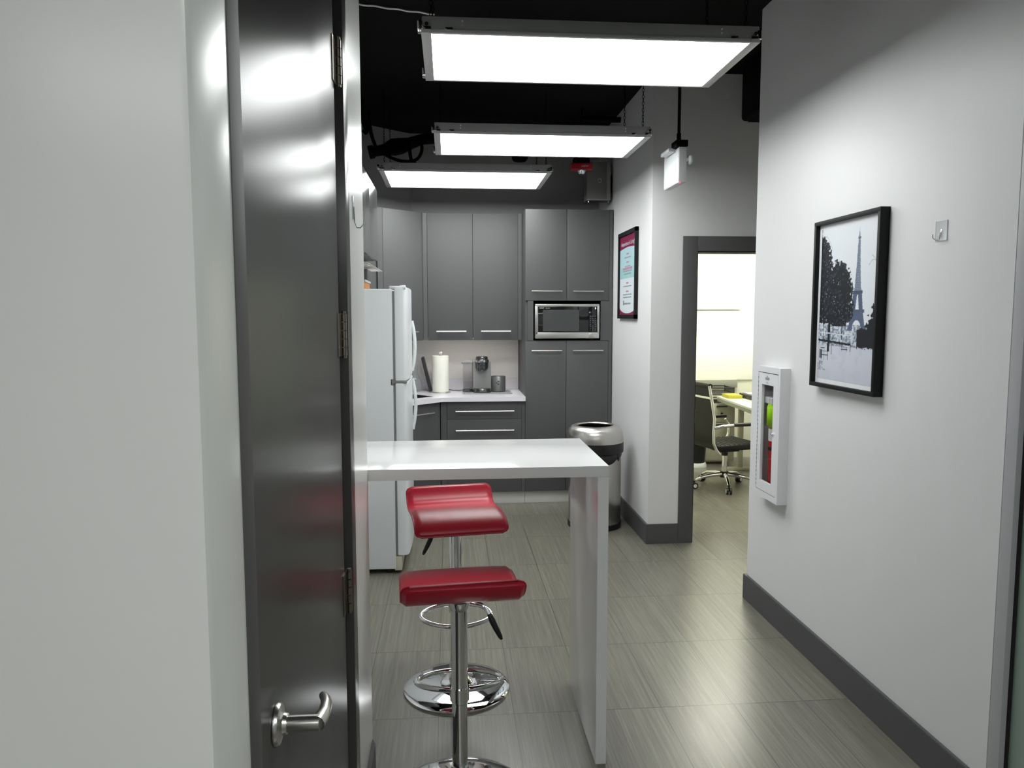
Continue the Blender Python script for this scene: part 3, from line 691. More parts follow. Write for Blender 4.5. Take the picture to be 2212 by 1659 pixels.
# ------------------------------------------------------------ fire extinguisher cabinet (recessed in the right wall)
fc = thing('extinguisher_cabinet', 'white metal fire extinguisher cabinet with a narrow window on the right wall', 'fire extinguisher cabinet', (XR, 3.71, .997))
ya, yb, za, zb = -.140, .140, -.340, .340
wy0, wy1, wz0, wz1 = -.062, .078, -.257, .247
b = B()
xf = -.052
for y0, y1, z0, z1 in ((ya, yb, zb - .030, zb), (ya, yb, za, za + .030), (ya, ya + .022, za + .030, zb - .030), (yb - .018, yb, za + .030, zb - .030)):
    b.box(xf, -.0005, y0, y1, z0, z1)
b.build('rim', 'white_steel', fc, smooth=False)
b = B()
dy0, dy1, dz0, dz1 = ya + .0255, yb - .0205, za + .034, zb - .034
for y0, y1, z0, z1 in ((dy0, wy0, dz0, dz1), (wy1, dy1, dz0, dz1), (wy0, wy1, wz1, dz1), (wy0, wy1, dz0, wz0)):
    b.box(xf + .001, xf + .016, y0, y1, z0, z1)
dd = b.build('door', 'white_steel', fc, smooth=False)
B().box(xf + .010, xf + .013, wy0, wy1, wz0, wz1).build('window_pane', 'pane_glass', dd, smooth=False)
B().box(xf + .018, xf + .025, dy0 - .002, dy1 + .002, dz0 - .002, dz1 + .002).box(xf + .018, xf + .025, wy0 + .004, wy1 - .004, wz0 + .004, wz1 - .004)
B().cyl((xf - .006, -.072, .006), (xf + .002, -.072, .006), .007, n=16).cyl((xf - .009, -.072, .006), (xf - .006, -.072, .006), .004, n=12).build('lock', 'chrome', dd)
b = B()
for k in range(26): b.box(xf - .001, xf + .002, yb - .0215, yb - .0190, za + .05 + k * .0225, za + .062 + k * .0225)
b.build('piano_hinge', 'ink_grey', fc, smooth=False)
b = B()
for z, w_ in ((.292, .012), (.284, .045), (.279, .052), (.274, .040), (.258, .02)): b.box(xf - .0006, xf + .0005, .012 - w_ / 2, .012 + w_ / 2, z - .0015, z + .0015)
b.build('door_print', 'ink_grey', dd, smooth=False)
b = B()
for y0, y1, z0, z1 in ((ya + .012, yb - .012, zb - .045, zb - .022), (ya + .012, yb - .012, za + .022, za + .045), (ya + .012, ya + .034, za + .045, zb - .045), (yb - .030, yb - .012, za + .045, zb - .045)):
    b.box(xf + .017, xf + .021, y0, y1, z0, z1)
b.build('door_black_line', 'black_matte', fc, smooth=False)  # black backing puts dark shade into the gap around the door
# tub set into the wall
b = B()
b.box(.145, .15, -.105, .105, -.30, .30).box(-.03, .15, .098, .108, -.305, .305).box(-.03, .15, -.108, -.098, -.305, .305).box(-.03, .15, -.105, .105, -.308, -.300).box(-.03, .15, -.105, .105, .300, .308)
b.build('tub', 'cabinet_in', fc, smooth=False)
B().box(-.022, .145, -.097, .097, .148, .180).box(-.028, -.022, -.0, .097, .148, .178).build('inner_shelf', 'white_steel', fc, smooth=False)
B().box(-.030, -.0285, .03, .09, .150, .176).build('shelf_sticker', 'label', fc, smooth=False)
ex = thing('fire_extinguisher', 'red fire extinguisher with a white label inside the wall cabinet', 'fire extinguisher', (XR + .022, 3.742, .697))
B().lathe([(0, 0), (.040, 0), (.0455, .008), (.0465, .30), (.043, .335), (.032, .358), (.018, .366), (.018, .38), (0, .38)], n=40).build('cylinder', 'fire_red', ex)
B().lathe([(.0468, .255), (.0472, .258), (.0472, .315), (.0468, .318)], n=40).build('label_wrap', 'label', ex)
B().lathe([(.0468, .205), (.0482, .207), (.0482, .222), (.0468, .224)], n=40).build('strap', 'black', ex)
B().lathe([(.0, .38), (.022, .38), (.022, .40), (0, .40)], n=20).box(-.04, .045, -.010, .010, .402, .412, bev=.002).box(-.04, .035, -.009, .009, .425, .433, bev=.002).build('valve', 'black', ex)
B().lathe([(.0465, .319), (.0475, .320), (.0475, .330), (.0450, .331)], n=40).build('yellow_seal', 'yellow', ex)
b = B()
for k in range(10):
    for j in range(6):
        def P_(k_, j_):
            s = j_ / 6; hw = 32 - 18 * abs(2 * s - 1); a = math.radians(240 + hw * (k_ / 5 - 1)); return (.0474 * math.cos(a), .0474 * math.sin(a), .10 + .065 * s)
        b.bm.faces.new([b.bm.verts.new(P_(*q)) for q in ((k, j), (k + 1, j), (k + 1, j + 1), (k, j + 1))])
b.build('white_badge', 'label', ex)
text('lettering', 'FIRE', .012, 'ink', ex, frame_mtx((-.0480 * math.cos(math.radians(60)), -.0480 * math.sin(math.radians(60)), .284), (math.cos(math.radians(-30)), math.sin(math.radians(-30)), 0), (0, 0, 1)))
tg = B()
for k in range(12):
    def T_(k_, z): a = math.radians(150 + k_ * 11.5); r_ = .0570 - .02 * max(0, (z - .43) / .05); return (r_ * math.cos(a), r_ * math.sin(a), z)
    for z0, z1 in ((.335, .43), (.43, .465), (.465, .478)):
        tg.bm.faces.new([tg.bm.verts.new(T_(*q)) for q in ((k, z0), (k + 1, z0), (k + 1, z1), (k, z1))])
bmesh.ops.remove_doubles(tg.bm, verts=tg.bm.verts, dist=1e-5)
tgo = tag(tg.build('inspection_tag', 'neon', loc=(XR + .022, 3.742, .697)), 'neon yellow-green inspection tag hanging on the fire extinguisher', 'tag')
tgo.modifiers.new('th', 'SOLIDIFY').thickness = .0012

# ------------------------------------------------------------ framed photograph on the right wall
W_, H_ = .52, .725
yc, zc = (3.299 + 2.777) / 2, (2.007 + 1.2845) / 2
pf = thing('framed_photograph', 'large black framed black and white photograph of a tall iron tower and snowy trees', 'framed picture', (XR, yc, zc))
b = B(); fw = .017
for y0, y1, z0, z1 in ((-W_ / 2, W_ / 2, H_ / 2 - fw, H_ / 2), (-W_ / 2, W_ / 2, -H_ / 2, -H_ / 2 + fw), (-W_ / 2, -W_ / 2 + fw, -H_ / 2 + fw, H_ / 2 - fw), (W_ / 2 - fw, W_ / 2, -H_ / 2 + fw, H_ / 2 - fw)):
    b.box(-.040, -.0005, y0, y1, z0, z1, bev=.001)
b.build('frame', 'frame_black', pf)
B().box(-.020, -.002, -W_ / 2 + fw, W_ / 2 - fw, -H_ / 2 + fw, H_ / 2 - fw).build('mount', 'mat_white', pf, smooth=False)
rng = np.random.RandomState(3)
def vnoise(u, v, s, seed):
    r = np.random.RandomState(seed).rand(97, 97)
    x, y = u * s, v * s; xi, yi = np.floor(x).astype(int), np.floor(y).astype(int); fx, fy = x - xi, y - yi
    fx = fx * fx * (3 - 2 * fx); fy = fy * fy * (3 - 2 * fy); g = lambda a, b_: r[a % 97, b_ % 97]
    return (g(xi, yi) * (1 - fx) + g(xi + 1, yi) * fx) * (1 - fy) + (g(xi, yi + 1) * (1 - fx) + g(xi + 1, yi + 1) * fx) * fy
NU_, NV_ = 210, 300
U, V = np.meshgrid(np.linspace(0, 1, NU_), np.linspace(0, 1, NV_))
asp = 1.45
n1 = vnoise(U, V * asp, 14, 1); n2 = vnoise(U, V * asp, 42, 2); n3 = vnoise(U, V * asp, 85, 4); n4 = vnoise(U, V * asp, 6, 5)
img = np.zeros((NV_, NU_, 3)); sky = np.array([.66, .69, .73]); img[:] = sky
def put(mask, col, a=1.0):
    mk = (mask * a)[..., None]; img[:] = img * (1 - mk) + np.array(col) * mk
snow = (V < .225); put(snow * 1.0, (.54, .56, .64)); put(snow * (n1 > .55) * (U < .8), (.46, .48, .57), .4); put(snow * np.clip((.14 - V) * 10, 0, 1), (.50, .52, .58), .5)
band = (V >= .225) & (V < .365)
put(band * 1.0, (.42, .46, .54)); put(band * (n3 > .5), (.10, .13, .18), .8); put(band * (n2 > .62), (.60, .64, .70), .8)
# tower
tcu = .69 + .0 * U
hw = np.interp(V, [.33, .37, .45, .57, .60, .75, .90, .945], [.165, .13, .098, .072, .052, .030, .017, .004])
du = np.abs(U - tcu)
tow = (du < hw) & (V > .33) & (V < .945)
inside = (V < .445) & (((du / .075) ** 2 + ((V - .335) / .062) ** 2) < 1)
gap = (V > .46) & (V < .555) & (du < .030 * (1 - (V - .46) / .13))
tow &= ~inside & ~gap
put(tow * 1.0, (.085, .11, .18)); lat = ((np.sin((U * asp * 1.0 + V * asp) * 210) > .35) ^ (np.sin((U * 1.45 - V * asp) * 210) > .35)) & (V > .58)
put(tow * lat, (.42, .46, .54), .55)
put(((du < .085) & (np.abs(V - .57) < .011)) * 1.0, (.06, .08, .13)); put(((du < .12) & (np.abs(V - .453) < .010)) * 1.0, (.08, .10, .16)); put(((du < .003) & (V > .94) & (V < .965)) * 1.0, (.3, .32, .38))
put(((du < .024) & (np.abs(V - .905) < .006)) * 1.0, (.10, .12, .18))
# trees
edge1 = np.interp(V, [.36, .42, .55, .65, .74, .80, .86, .93, .97], [.50, .32, .30, .28, .25, .21, .18, .11, .0])
tree1 = (U - .0 < edge1 + (n2 - .5) * .10 + (n3 - .5) * .04) & (V > .375 + (n2 - .5) * .03)
c2u, c2v = .335, .555
tree2 = (((U - c2u) / .255) ** 2 + ((V - c2v) / .215) ** 2 < 1.05 + (n2 - .5) * .55 + (n3 - .5) * .4) & (V > .37 + (n1 - .5) * .04)
low = (((U - .38) / .24) ** 2 + ((V - .47) / .13) ** 2 < 1 + (n2 - .5) * .6) & (V > .355)
tr = (tree1 | tree2 | low) & (U > .008)
put(tr * 1.0, (.008, .010, .014)); put(tr * (n3 > .90) * (n1 > .4), (.5, .55, .62), .8); put(tr * (n2 > .62) * (n3 > .55), (.035, .045, .06))
trunk = (np.abs(U - (.205 - (.36 - V) * .05)) < .022) & (V > .185) & (V < .40); put(trunk * 1.0, (.012, .014, .018))
for u0 in (.10, .28, .44): put(((np.abs(U - u0) < .005) & (V > .27) & (V < .38)) * 1.0, (.02, .025, .035))
hedge = (U > .70) & (V > .225 + (n3 - .5) * .02) & (V < .345 + (n2 - .5) * .02); put(hedge * 1.0, (.012, .014, .018))
rtree = (U > .955 - (.47 - V) * .95 - (n2 - .5) * .12) & (V > .30) & (V < .49 + (n1 - .5) * .05); put(rtree * 1.0, (.010, .013, .018))
put(((np.abs(V - (.262 - U * .035)) < .007) & (U < .60)) * 1.0, (.012, .014, .018)); put(((np.abs(U - .60) < .006) & (V > .195) & (V < .245)) * 1.0, (.02, .02, .03))
put(((np.abs(V - (.315 - U * .03)) < .003) & (U < .60)) * 1.0, (.6, .64, .7))
for (u0, u1, v0_, v1_) in ((.44, .555, .222, .227), (.44, .555, .207, .211), (.06, .20, .185, .19), (.06, .20, .160, .165), (.05, .13, .205, .212), (.03, .09, .115, .12)): put(((U > u0) & (U < u1) & (V > v0_) & (V < v1_)) * 1.0, (.03, .035, .045))
for (u0, v0_, v1_) in ((.455, .195, .225), (.54, .195, .225), (.07, .13, .19), (.12, .125, .2), (.19, .13, .185), (.04, .09, .12), (.26, .17, .24)): put(((np.abs(U - u0) < .004) & (V > v0_) & (V < v1_)) * 1.0, (.02, .02, .03))
put(((U > .03) & (U < .085) & (V > .14) & (V < .20)) * 1.0, (.02, .022, .03), .85)
put(((U < .14 * n1 + .05) & (V < .12) & (V > .06) & (n3 > .45)) * 1.0, (.12, .13, .17), .7)
br = (np.abs(V - (.73 + .03 * np.sin((U - .86) * 22))) < .0022) & (U > .86); br |= (np.abs(V - (.765 + .02 * np.cos((U - .9) * 30))) < .002) & (U > .9); br |= (np.abs(V - (.90 + .05 * np.sin((U) * 18))) < .002) & (U > .06) & (U < .22)
put(br * 1.0, (.2, .22, .25), .8)
me = bpy.data.meshes.new('print'); pw, ph = W_ / 2 - .034, H_ / 2 - .036
vs = [(-.0206, pw * (1 - 2 * U[j, i]), ph * (2 * V[j, i] - 1)) for j in range(NV_) for i in range(NU_)]
fs = [(j * NU_ + i, j * NU_ + i + 1, (j + 1) * NU_ + i + 1, (j + 1) * NU_ + i) for j in range(NV_ - 1) for i in range(NU_ - 1)]
me.from_pydata(vs, [], fs)
ca = me.color_attributes.new('print', 'FLOAT_COLOR', 'POINT')
ca.data.foreach_set('color', np.concatenate([img, np.ones((NV_, NU_, 1))], 2).astype(np.float32).ravel())
pm = mat('photo_print', (.5, .5, .5), .5, spec=.25); at = pm.node_tree.nodes.new('ShaderNodeVertexColor'); at.layer_name = 'print'
pm.node_tree.links.new(at.outputs[0], pm.node_tree.nodes['Principled BSDF'].inputs['Base Color'])
me.materials.append(pm); o = bpy.data.objects.new('photo_print', me); C.objects.link(o); o.parent = pf

# adhesive hooks
def wall_hook(loc, s, name, label, plate):
    t = thing('wall_hook', label, 'hook', loc)
    B().box(0, s * .0022, -.030, .030, -.033, .033, bev=.0008).build('plate', plate, t)
    b = B().tube([(s * .003, 0, .005), (s * .006, 0, -.012), (s * .008, 0, -.026)], .0022, 8)
    b.tube([(s * .016, -.024, -.010), (s * .018, -.020, -.022), (s * .014, -.010, -.030), (s * .009, 0, -.032), (s * .014, .010, -.030), (s * .018, .020, -.022), (s * .016, .024, -.010)], .0018, 8)
    b.build('double_hook', 'chrome', t); return t
wall_hook((XR, 2.470, 1.883), -1, '', 'clear square adhesive hook on the right wall beside the framed photograph', 'hookplate')
t = thing('wall_hook', 'pale teal adhesive strip with a metal hook on the left wall end beside the door', 'hook', (XL, 2.27, 1.90))
B().box(0, .002, -.012, .012, -.02, .045, bev=.0006).build('plate', 'hookplate_teal', t)
B().tube([(.003, 0, .015), (.004, 0, -.03), (.010, 0, -.045), (.020, .006, -.045), (.027, .012, -.036), (.030, .016, -.026)], .0016, 8).build('hook_wire', 'chrome', t)

# ------------------------------------------------------------ narrow poster on the kitchen side wall
y0, y1, z0, z1 = 5.46, 6.03, 1.573, 2.24
ps = thing('framed_poster', 'narrow looking black framed poster in maroon and pale blue on the kitchen side wall', 'poster', (1.38, (y0 + y1) / 2, (z0 + z1) / 2))
w2, h2 = (y1 - y0) / 2, (z1 - z0) / 2; b = B(); fw = .03
for a_, b_, c_, d_ in ((-w2, w2, h2 - fw, h2), (-w2, w2, -h2, -h2 + fw), (-w2, -w2 + fw, -h2, h2), (w2 - fw, w2, -h2, h2)): b.box(-.024, -.0005, a_, b_, c_, d_)
b.build('frame', 'frame_black', ps, smooth=False)
B().box(-.012, -.001, -w2 + fw, w2 - fw, -h2 + fw, h2 - fw).build('print_background', 'maroon', ps, smooth=False)
iw, ih = w2 - fw, h2 - fw
def sheet(poly, x, mname, nm):
    b = B(); b.bm.faces.new([b.bm.verts.new((x, y_, z_)) for y_, z_ in poly]); o = b.build(nm, mname, ps, smooth=False); return o
arc = [(iw * .985 * math.cos(a), -ih * .80 + .050 * (math.sin(a))) for a in [PI + PI * k / 16 for k in range(17)]]
top_ = [(iw * .985, ih * .70), (-iw * .985, ih * .63)]
sheet(arc + [(iw * .985, ih * .66), (0, ih * .70), (-iw * .985, ih * .66)], -.0124, 'pale_white', 'print_lower')
sheet([(-iw * .985, ih * .02), (iw * .985, ih * .02), (iw * .985, ih * .66), (0, ih * .70), (-iw * .985, ih * .66)], -.0127, 'pale_blue', 'print_upper')
sheet([(-iw * .985, -ih * .08), (iw * .985, -ih * .08), (iw * .985, ih * .20), (-iw * .985, ih * .20)], -.0130, 'teal_print', 'print_band')
# reads left to right seen from the kitchen: text runs towards -y
def ptxt(body, size, z, m_, y_=0): return text('lettering', body, size, m_, ps, frame_mtx((-.0134, y_, z), (0, -1, 0), (0, 0, 1)), ext=.0002)
ptxt('Independence is Caring!', .044, ih * .79, 'ink_light')
b = B(); c = B()
def words(mm, z, w_, h_):
    bb = B(); y_ = -w_ / 2
    while y_ < w_ / 2:
        l_ = random.uniform(.02, .05); bb.box(-.0136, -.0130, y_, min(w_ / 2, y_ + l_), z - h_ / 2, z + h_ / 2); y_ += l_ + .008
    bb.build('heading_line' if mm == 'p' else 'text_line', 'ink_pink' if mm == 'p' else 'ink_grey', ps, smooth=False)
for z, w_ in ((.44, .20), (.24 - .02, .17), (-.28, .26), (-.49, .28), (-.56, .26)): words('g', ih * z, w_, .008)
for z, w_ in ((.10, .28), (.03, .22)): words('g', ih * z, w_, .009)
for z, w_ in ((.53, .07), (.32, .07), (-.20, .07), (-.41, .08)): words('p', ih * z, w_, .012)
words('p', ih * .16, .30, .018); words(b, -ih * .72, .22, .012)
b.box(-.0136, -.013, .10, .13, -ih * .76, -ih * .64)
b.build('logo', 'ink_grey', ps, smooth=False)

# ------------------------------------------------------------ ceiling-hung devices
t = thing('exit_sign_unit', 'white emergency light unit hanging on a black rod by the office doorway', 'emergency light', (1.395, 4.52, 2.39))
B().box(-.020, .024, -.02, .29, 0, .205, bev=.002).build('housing', 'white_steel', t)
B().box(-.0225, -.0195, -.015, .285, .005, .200, bev=.0005).build('face_plate', 'white_plastic', t)
B().box(-.035, .03, .10, .26, .200, .212, bev=.002).box(-.04, .03, -.03, .08, .207, .245, bev=.003).build('canopy', 'black_pipe', t)
B().box(-.065, -.022, .05, .22, .190, .212, bev=.004).build('side_box', 'white_steel', t)
B().cyl((0, .06, .240), (0, .06, CEIL - 2.39), .0095, n=14).cyl((0, .06, .243), (0, .06, .30), .013, n=14).build('rod', 'black_pipe', t)
lh = B().lathe([(0, 0), (.012, 0), (.014, .012), (.010, .016)], (.024, -.005, .135), 20, 'X').build('lamp_arm', 'white_plastic', t)
B().lathe([(0, .012), (.022, .014), (.031, .024), (.030, .032), (.022, .040), (0, .044)], (.024, -.005, .135), 28, 'X').build('lamp_head', 'white_plastic', t)
B().lathe([(0, 0), (.006, 0), (.005, -.004), (0, -.005)], (-.012, -.01, 0), 12).build('indicator_led', 'led_red', t)
t = thing('alarm_strobe', 'red fire alarm strobe with clear lens hanging from the ceiling over the kitchen', 'alarm strobe', (1.055, 6.02, 2.735))
B().box(-.085, .085, -.03, .05, .0, .055, bev=.010, seg=3).build('case', 'strobe_red', t)
B().box(-.065, .065, -.02, .05, .055, .098, bev=.012).cyl((0, .02, .09), (0, .02, .13), .012, n=12).cyl((0, .02, .12), (0, .02, CEIL - 2.735), .010, n=12).build('back_box', 'black_pipe', t)
B().lathe([(0, -.030), (.020, -.028), (.032, -.012), (.034, .0), (0, .0)], (.0, .0, .0), 24).build('clear_lens', mat('faceted_lens', (.8, .82, .85), .08, metal=.7), t)
text('lettering', 'ALERT', .020, 'ink_light', t, frame_mtx((.02, -.0305, .03), (-1, 0, 0), (0, 0, -1)))
t = thing('wall_speaker', 'grey rectangular speaker box high on the back wall above the tall cabinet', 'speaker', (1.262, 6.34, 2.553))
B().box(-.105, .095, 0, .148, 0, .315, bev=.006).build('case', 'speaker', t)
B().box(.09, .116, .05, .10, .08, .22, bev=.003).build('bracket', 'black_pipe', t)
B().box(.062, .094, -.006, .02, .003, .312, bev=.004).box(-.103, .075, -.004, .02, .0, .012, bev=.002).build('front_lip', mat('speaker_lip', (.24, .24, .23), .4), t)
for xx in (-.085, .08): B().cyl((xx, .02, -.012), (xx, .02, .0), .006, n=10).build('screw', 'chrome', t)
B().tube([(-.012, -.001, .16), (-.010, -.001, .175), (.006, -.001, .178), (.014, -.001, .170), (.014, -.001, .150), (-.008, -.001, .148)], .0018, 6).build('badge', 'ink_light', t)
tag(B().lathe([(0, 0), (.055, 0), (.07, .02), (.072, .05), (0, .05)], (.63, 6.70, 2.935), 28).cyl((.63, 6.70, 2.98), (.63, 6.70, CEIL), .03).build('ceiling_speaker', 'black_pipe'), 'small round black fitting on the ceiling behind the farthest panel', 'ceiling fitting')

# pipes, duct and cables under the black ceiling
pipe = tag(B().tube([(-.625, 6.28, 2.900), (-.585, 6.28, 2.908), (-.58, 6.28, 2.908), (-.50, 6.28, 2.925), (-.43, 6.28, 2.945), (-.37, 6.28, 2.955), (-.30, 6.28, 2.975), (-.2, 6.28, 3.01), (.5, 6.28, 3.07), (1.30, 6.28, 3.10)], .04, 20, radii=[.052, .052, .040, .044, .068, .064, .048, .042, .036, .034]).build('black_pipe', 'black_pipe'), 'thick black insulated pipe with hanging hoses under the ceiling at the back', 'pipe')
def hose(pts, r, label, name='black_hose', part=False):
    # smooth the polyline
    P = [Vector(p) for p in pts]
    for _ in range(3):
        Q = [P[0]]
        for a, b_ in zip(P, P[1:]): Q += [a.lerp(b_, .25), a.lerp(b_, .75)]
        Q.append(P[-1]); P = Q
    if part: return B().tube(P, r, 10).build('hose', 'black_pipe', pipe)
    return tag(B().tube(P, r, 10).build(name, 'black_pipe'), label, 'hose')
hose([(-.52, 6.26, 2.90), (-.45, 6.22, 2.85), (-.35, 6.20, 2.815), (-.24, 6.20, 2.825), (-.195, 6.20, 2.90), (-.205, 6.22, 2.99), (-.22, 6.28, 3.03)], .013, 'black hose looping below the thick black pipe', part=True)
hose([(-.56, 6.26, 2.92), (-.60, 6.24, 3.03), (-.615, 6.24, 3.15), (-.615, 6.24, CEIL)], .014, 'black hose rising from the pipe end to the ceiling', part=True)
hose([(-.300, 6.25, 2.97), (-.295, 6.20, 2.90), (-.285, 6.19, 2.82), (-.25, 6.19, 2.805)], .014, 'short black hose hanging straight down from the thick pipe', part=True)
hose([(-.64, 5.9, CEIL), (-.635, 5.9, 3.10), (-.612, 5.9, 3.03), (-.600, 5.9, 2.985), (-.622, 5.9, 2.962)], .022, 'short curled black hose at the left wall edge')
t = thing('air_duct', 'black boxy duct end high above the office corridor at right', 'duct', (1.95, 4.75, 3.02))
B().box(-.04, 1.6, -.2, .18, -.165, .188, bev=.03, seg=3).build('duct_body', 'black_pipe', t)
B().box(.005, 1.6, -.19, .17, -.168, -.165).build('seam', 'black_pipe', t)
tag(B().tube([(1.06, 6.1, CEIL - .06), (1.38, 6.1, CEIL - .06)], .022, 12).build('conduit', 'black_pipe'), 'short black conduit at the top of the kitchen side wall', 'pipe')
P = []
for i in range(24):
    s = i / 23; P.append((-.50 + .44 * s, 4.10 + .09 * s, CEIL - .012 - .010 * s + .002 * math.sin(s * 25)))
tag(B().tube(P, .0045, 8).build('white_cable', 'white_cable'), 'thin white cable running under the black ceiling at upper left', 'cable')
P = [(.98 + .30 * i / 11, 4.28, CEIL - .012 + .004 * math.sin(i * 1.4)) for i in range(12)]
tag(B().tube(P, .003, 6).build('grey_cable', 'white_cable'), 'thin grey cable above the nearest light panel', 'cable')

# ------------------------------------------------------------ office contents
t = thing('roller_blind', 'white roller blind glowing on the office back wall', 'blind', (2.9, 8.19, 1.68))
B().box(-.55, .325, -.012, -.008, .0, .98).build('fabric', 'blind', t, smooth=False)
B().box(-.55, .325, -.022, .0, -.020, .0, bev=.002).build('hem_bar', 'white_steel', t)
t = thing('whiteboard', 'large overexposed white board on the office back wall above the desk', 'whiteboard', (2.9, 8.198, .86))
B().box(-.55, .58, -.015, 0, .02, .79, bev=.002).build('panel', 'board', t)
B().box(-.55, .30, -.05, 0, -.06, .02, bev=.003).build('tray', 'desk_edge', t)
# desk
t = thing('desk', 'white topped office desk with a grey edge and metal legs', 'desk', (3.33, 7.18, 0))
B().prism([(-.56, -.62), (.6, -.62), (.6, .62), (-.49, .62)], .722, .742, bev=.002).build('desk_top', 'desk', t)
B().prism([(-.561, -.621), (.6, -.621), (.6, .60), (-.491, .60)], .690, .722).build('edge_band', 'desk_edge', t)
for yy in (-.5, .33):
    B().box(-.36, -.31, yy - .02, yy + .02, .03, .69, bev=.003).box(-.52, .30, yy - .025, yy + .025, 0, .03, bev=.003).box(-.36, .5, yy - .02, yy + .02, .64, .69, bev=.002).build('leg', 'pedestal', t)
t = thing('drawer_pedestal', 'cream drawer pedestal between office chair and back wall', 'drawer unit', (2.93, 7.98, 0))
B().box(-.20, .12, -.16, .18, .03, .66, bev=.004).build('body', 'pedestal', t)
for z0, z1 in ((.46, .645), (.26, .45), (.05, .25)):
    dd = B().box(-.195, .115, -.176, -.16, z0, z1, bev=.003).build('drawer', 'pedestal', t)
    if z0 > .4: B().cyl((-.03, -.182, (z0 + z1) / 2), (-.03, -.176, (z0 + z1) / 2), .012, n=14).build('keyhole', 'black', dd)
    B().box(-.09, .03, -.180, -.176, z1 - .025, z1 - .012).build('pull', 'dark_grey', dd, smooth=False)
t = thing('file_tray', 'black wire mesh letter tray on the cream drawer unit', 'letter tray', (2.90, 7.97, .662))
for z in (0, .10):
    b = B()
    for y_ in (-.14, .14): b.tube([(-.16, y_, z + .06), (.14, y_, z + .06)], .005, 6)
    for x_ in (-.16, .14): b.tube([(x_, -.14, z + .06), (x_, .14, z + .06)], .005, 6)
    b.tube([(-.16, -.14, z + .005), (.14, -.14, z + .005), (.14, .14, z + .005), (-.16, .14, z + .005)], .004, 6, closed=True)
    b.build('tray_rim', 'black', t)
    B().box(-.16, .14, -.14, .14, z + .003, z + .006).box(-.161, -.159, -.14, .14, z, z + .06).box(.139, .141, -.14, .14, z, z + .06).build('mesh_panel', 'mesh_black', t, smooth=False)
for x_ in (-.16, .14):
    for y_ in (-.14, .14): B().tube([(x_, y_, 0), (x_, y_, .17)], .005, 6).build('post', 'black', t)
tag(B().box(2.865, 3.01, 7.52, 7.72, .743, .778, bev=.003).build('yellow_notebook', 'yellow'), 'yellow notebook lying at the left edge of the office desk', 'notebook')
t = thing('ring_binder', 'dark grey ring binder lying flat on the office desk', 'binder', (3.13, 7.50, .743))
B().box(-.10, .28, -.14, .16, 0, .045, bev=.004).build('cover', 'dark_grey', t)
B().box(-.06, .26, -.10, .15, .046, .052, bev=.001).build('papers', 'paper', t)
t = thing('waste_bin', 'black bin with a pale base rim at the left of the office doorway', 'bin', (2.60, 7.72, 0))
B().lathe([(0, .05), (.09, .05), (.115, .36), (.11, .36), (.086, .06), (0, .058)], n=28).build('bucket', 'black', t)
B().lathe([(0, 0), (.11, 0), (.112, .02), (.10, .05), (0, .052)], n=28).build('base_rim', 'white_plastic', t)
# office chair
cx, cy = 2.55, 6.76
ch = thing('office_chair', 'black leather office chair with chrome frame, seen through the office doorway', 'office chair', (cx, cy, 0), math.radians(12))
# local +x = facing direction
def S(*p): return p
seat = B().box(-.22, .25, -.235, .235, .385, .435, bev=.02, seg=3).build('seat', 'leather', ch)
b = B()
for k in range(9): b.cyl((-.18 + k * .048, -.215, .434), (-.18 + k * .048, .215, .434), .007, n=8)
b.build('seat_ribs', 'leather', seat)
backp = [(-.205, .40), (-.245, .45), (-.255, .55), (-.250, .68), (-.275, .82), (-.310, .97)]
b = B(); L_, R_ = [], []
for x_, z_ in backp:
    L_.append([b.bm.verts.new((x_ - .010, s_ * .222, z_)) for s_ in (-1, 1)]); R_.append([b.bm.verts.new((x_ + .012, s_ * .222, z_)) for s_ in (-1, 1)])
for i in range(len(backp) - 1):
    b.bm.faces.new((L_[i][0], L_[i][1], L_[i + 1][1], L_[i + 1][0])); b.bm.faces.new((R_[i][0], R_[i + 1][0], R_[i + 1][1], R_[i][1]))
    for s_ in (0, 1): b.bm.faces.new((L_[i][s_], L_[i + 1][s_], R_[i + 1][s_], R_[i][s_]))
b.bm.faces.new((L_[0][0], L_[0][1], R_[0][1], R_[0][0])); b.bm.faces.new((L_[-1][0], L_[-1][1], R_[-1][1], R_[-1][0]))
b.cyl((-.312, -.235, .975), (-.312, .235, .975), .022, n=16)
b.build('backrest', 'leather', ch)
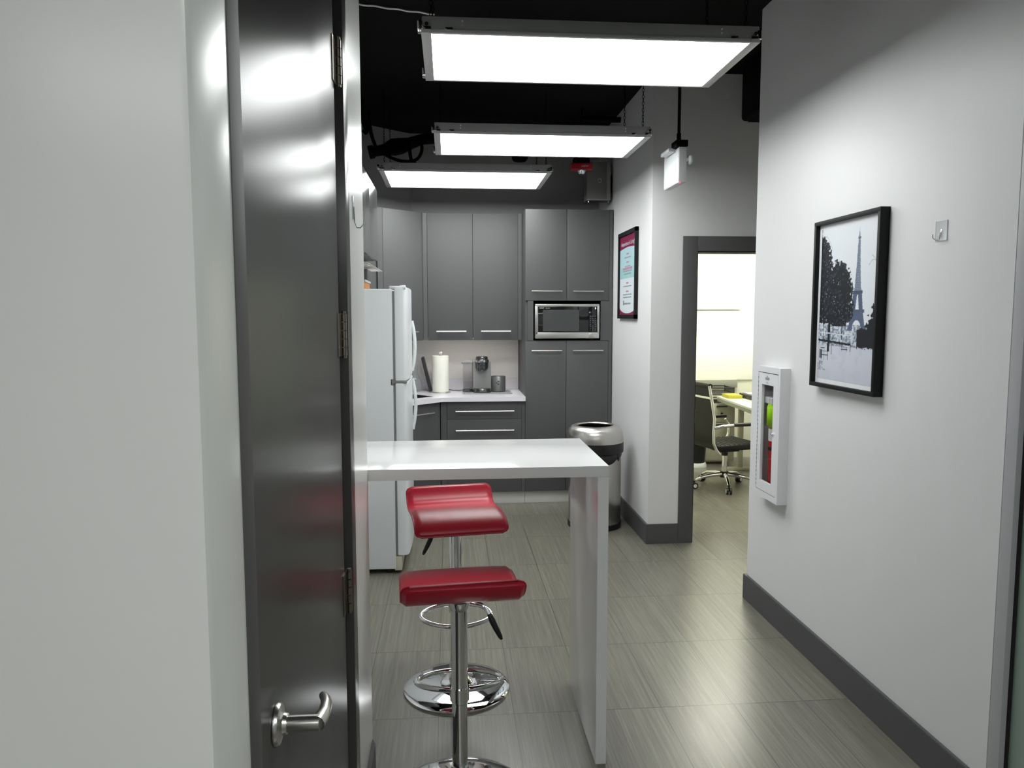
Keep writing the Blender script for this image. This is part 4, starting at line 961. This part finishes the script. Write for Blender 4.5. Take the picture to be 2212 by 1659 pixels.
B().box(-.30, -.285, -.22, .22, .855, .875, bev=.003).build('back_bar', 'chrome', ch)
for s_ in (-1, 1):
    B().tube([(-.20, s_ * .235, .36), (-.235, s_ * .235, .40), (-.262, s_ * .235, .46), (-.268, s_ * .235, .56), (-.262, s_ * .235, .68), (-.287, s_ * .235, .82), (-.322, s_ * .235, .98)], .013, 12).build('side_frame', 'chrome', ch)
    a_ = B().tube([(-.262, s_ * .245, .60), (-.20, s_ * .275, .62), (-.10, s_ * .285, .625)], .013, 12)
    a_.build('arm_frame', 'chrome', ch); a_ = B()
    a_.tube([(.18, s_ * .285, .60), (.215, s_ * .28, .55), (.20, s_ * .26, .46), (.16, s_ * .235, .40)], .012, 12).build('arm_frame', 'chrome', ch)
    B().box(-.10, .185, s_ * .285 - .022, s_ * .285 + .022, .612, .640, bev=.009).build('armrest', 'black', ch)
B().box(-.10, .10, -.09, .09, .345, .388, bev=.01).cyl((0, 0, .30), (0, 0, .35), .03, n=16).build('mechanism', 'black', ch)
B().cyl((0, 0, .13), (0, 0, .31), .024, n=20).build('gas_lift', 'chrome', ch)
B().cyl((0, 0, .095), (0, 0, .15), .038, n=20).build('hub', 'black', ch)
for k in range(5):
    a = math.radians(258 + 72 * k - 12); c_, s_ = math.cos(a), math.sin(a)
    lg = B().tube([(c_ * .03, s_ * .03, .125), (c_ * .12, s_ * .12, .120), (c_ * .22, s_ * .22, .105), (c_ * .285, s_ * .285, .075)], .016, 12, radii=[.020, .018, .016, .012]).build('leg', 'chrome', ch)
    n_ = Vector((-s_, c_, 0)); o_ = Vector((c_ * .295, s_ * .295, .028))
    B().cyl(o_ - n_ * .024, o_ - n_ * .006, .028, n=20).cyl(o_ + n_ * .006, o_ + n_ * .024, .028, n=20).cyl(o_ + Vector((0, 0, .0)), o_ + Vector((0, 0, .045)), .008, n=10).build('caster', 'black', lg)
    for q_ in (-1, 1): B().cyl(o_ + n_ * .024 * q_, o_ + n_ * .0255 * q_, .018, n=16).build('caster_cap', 'label', lg)
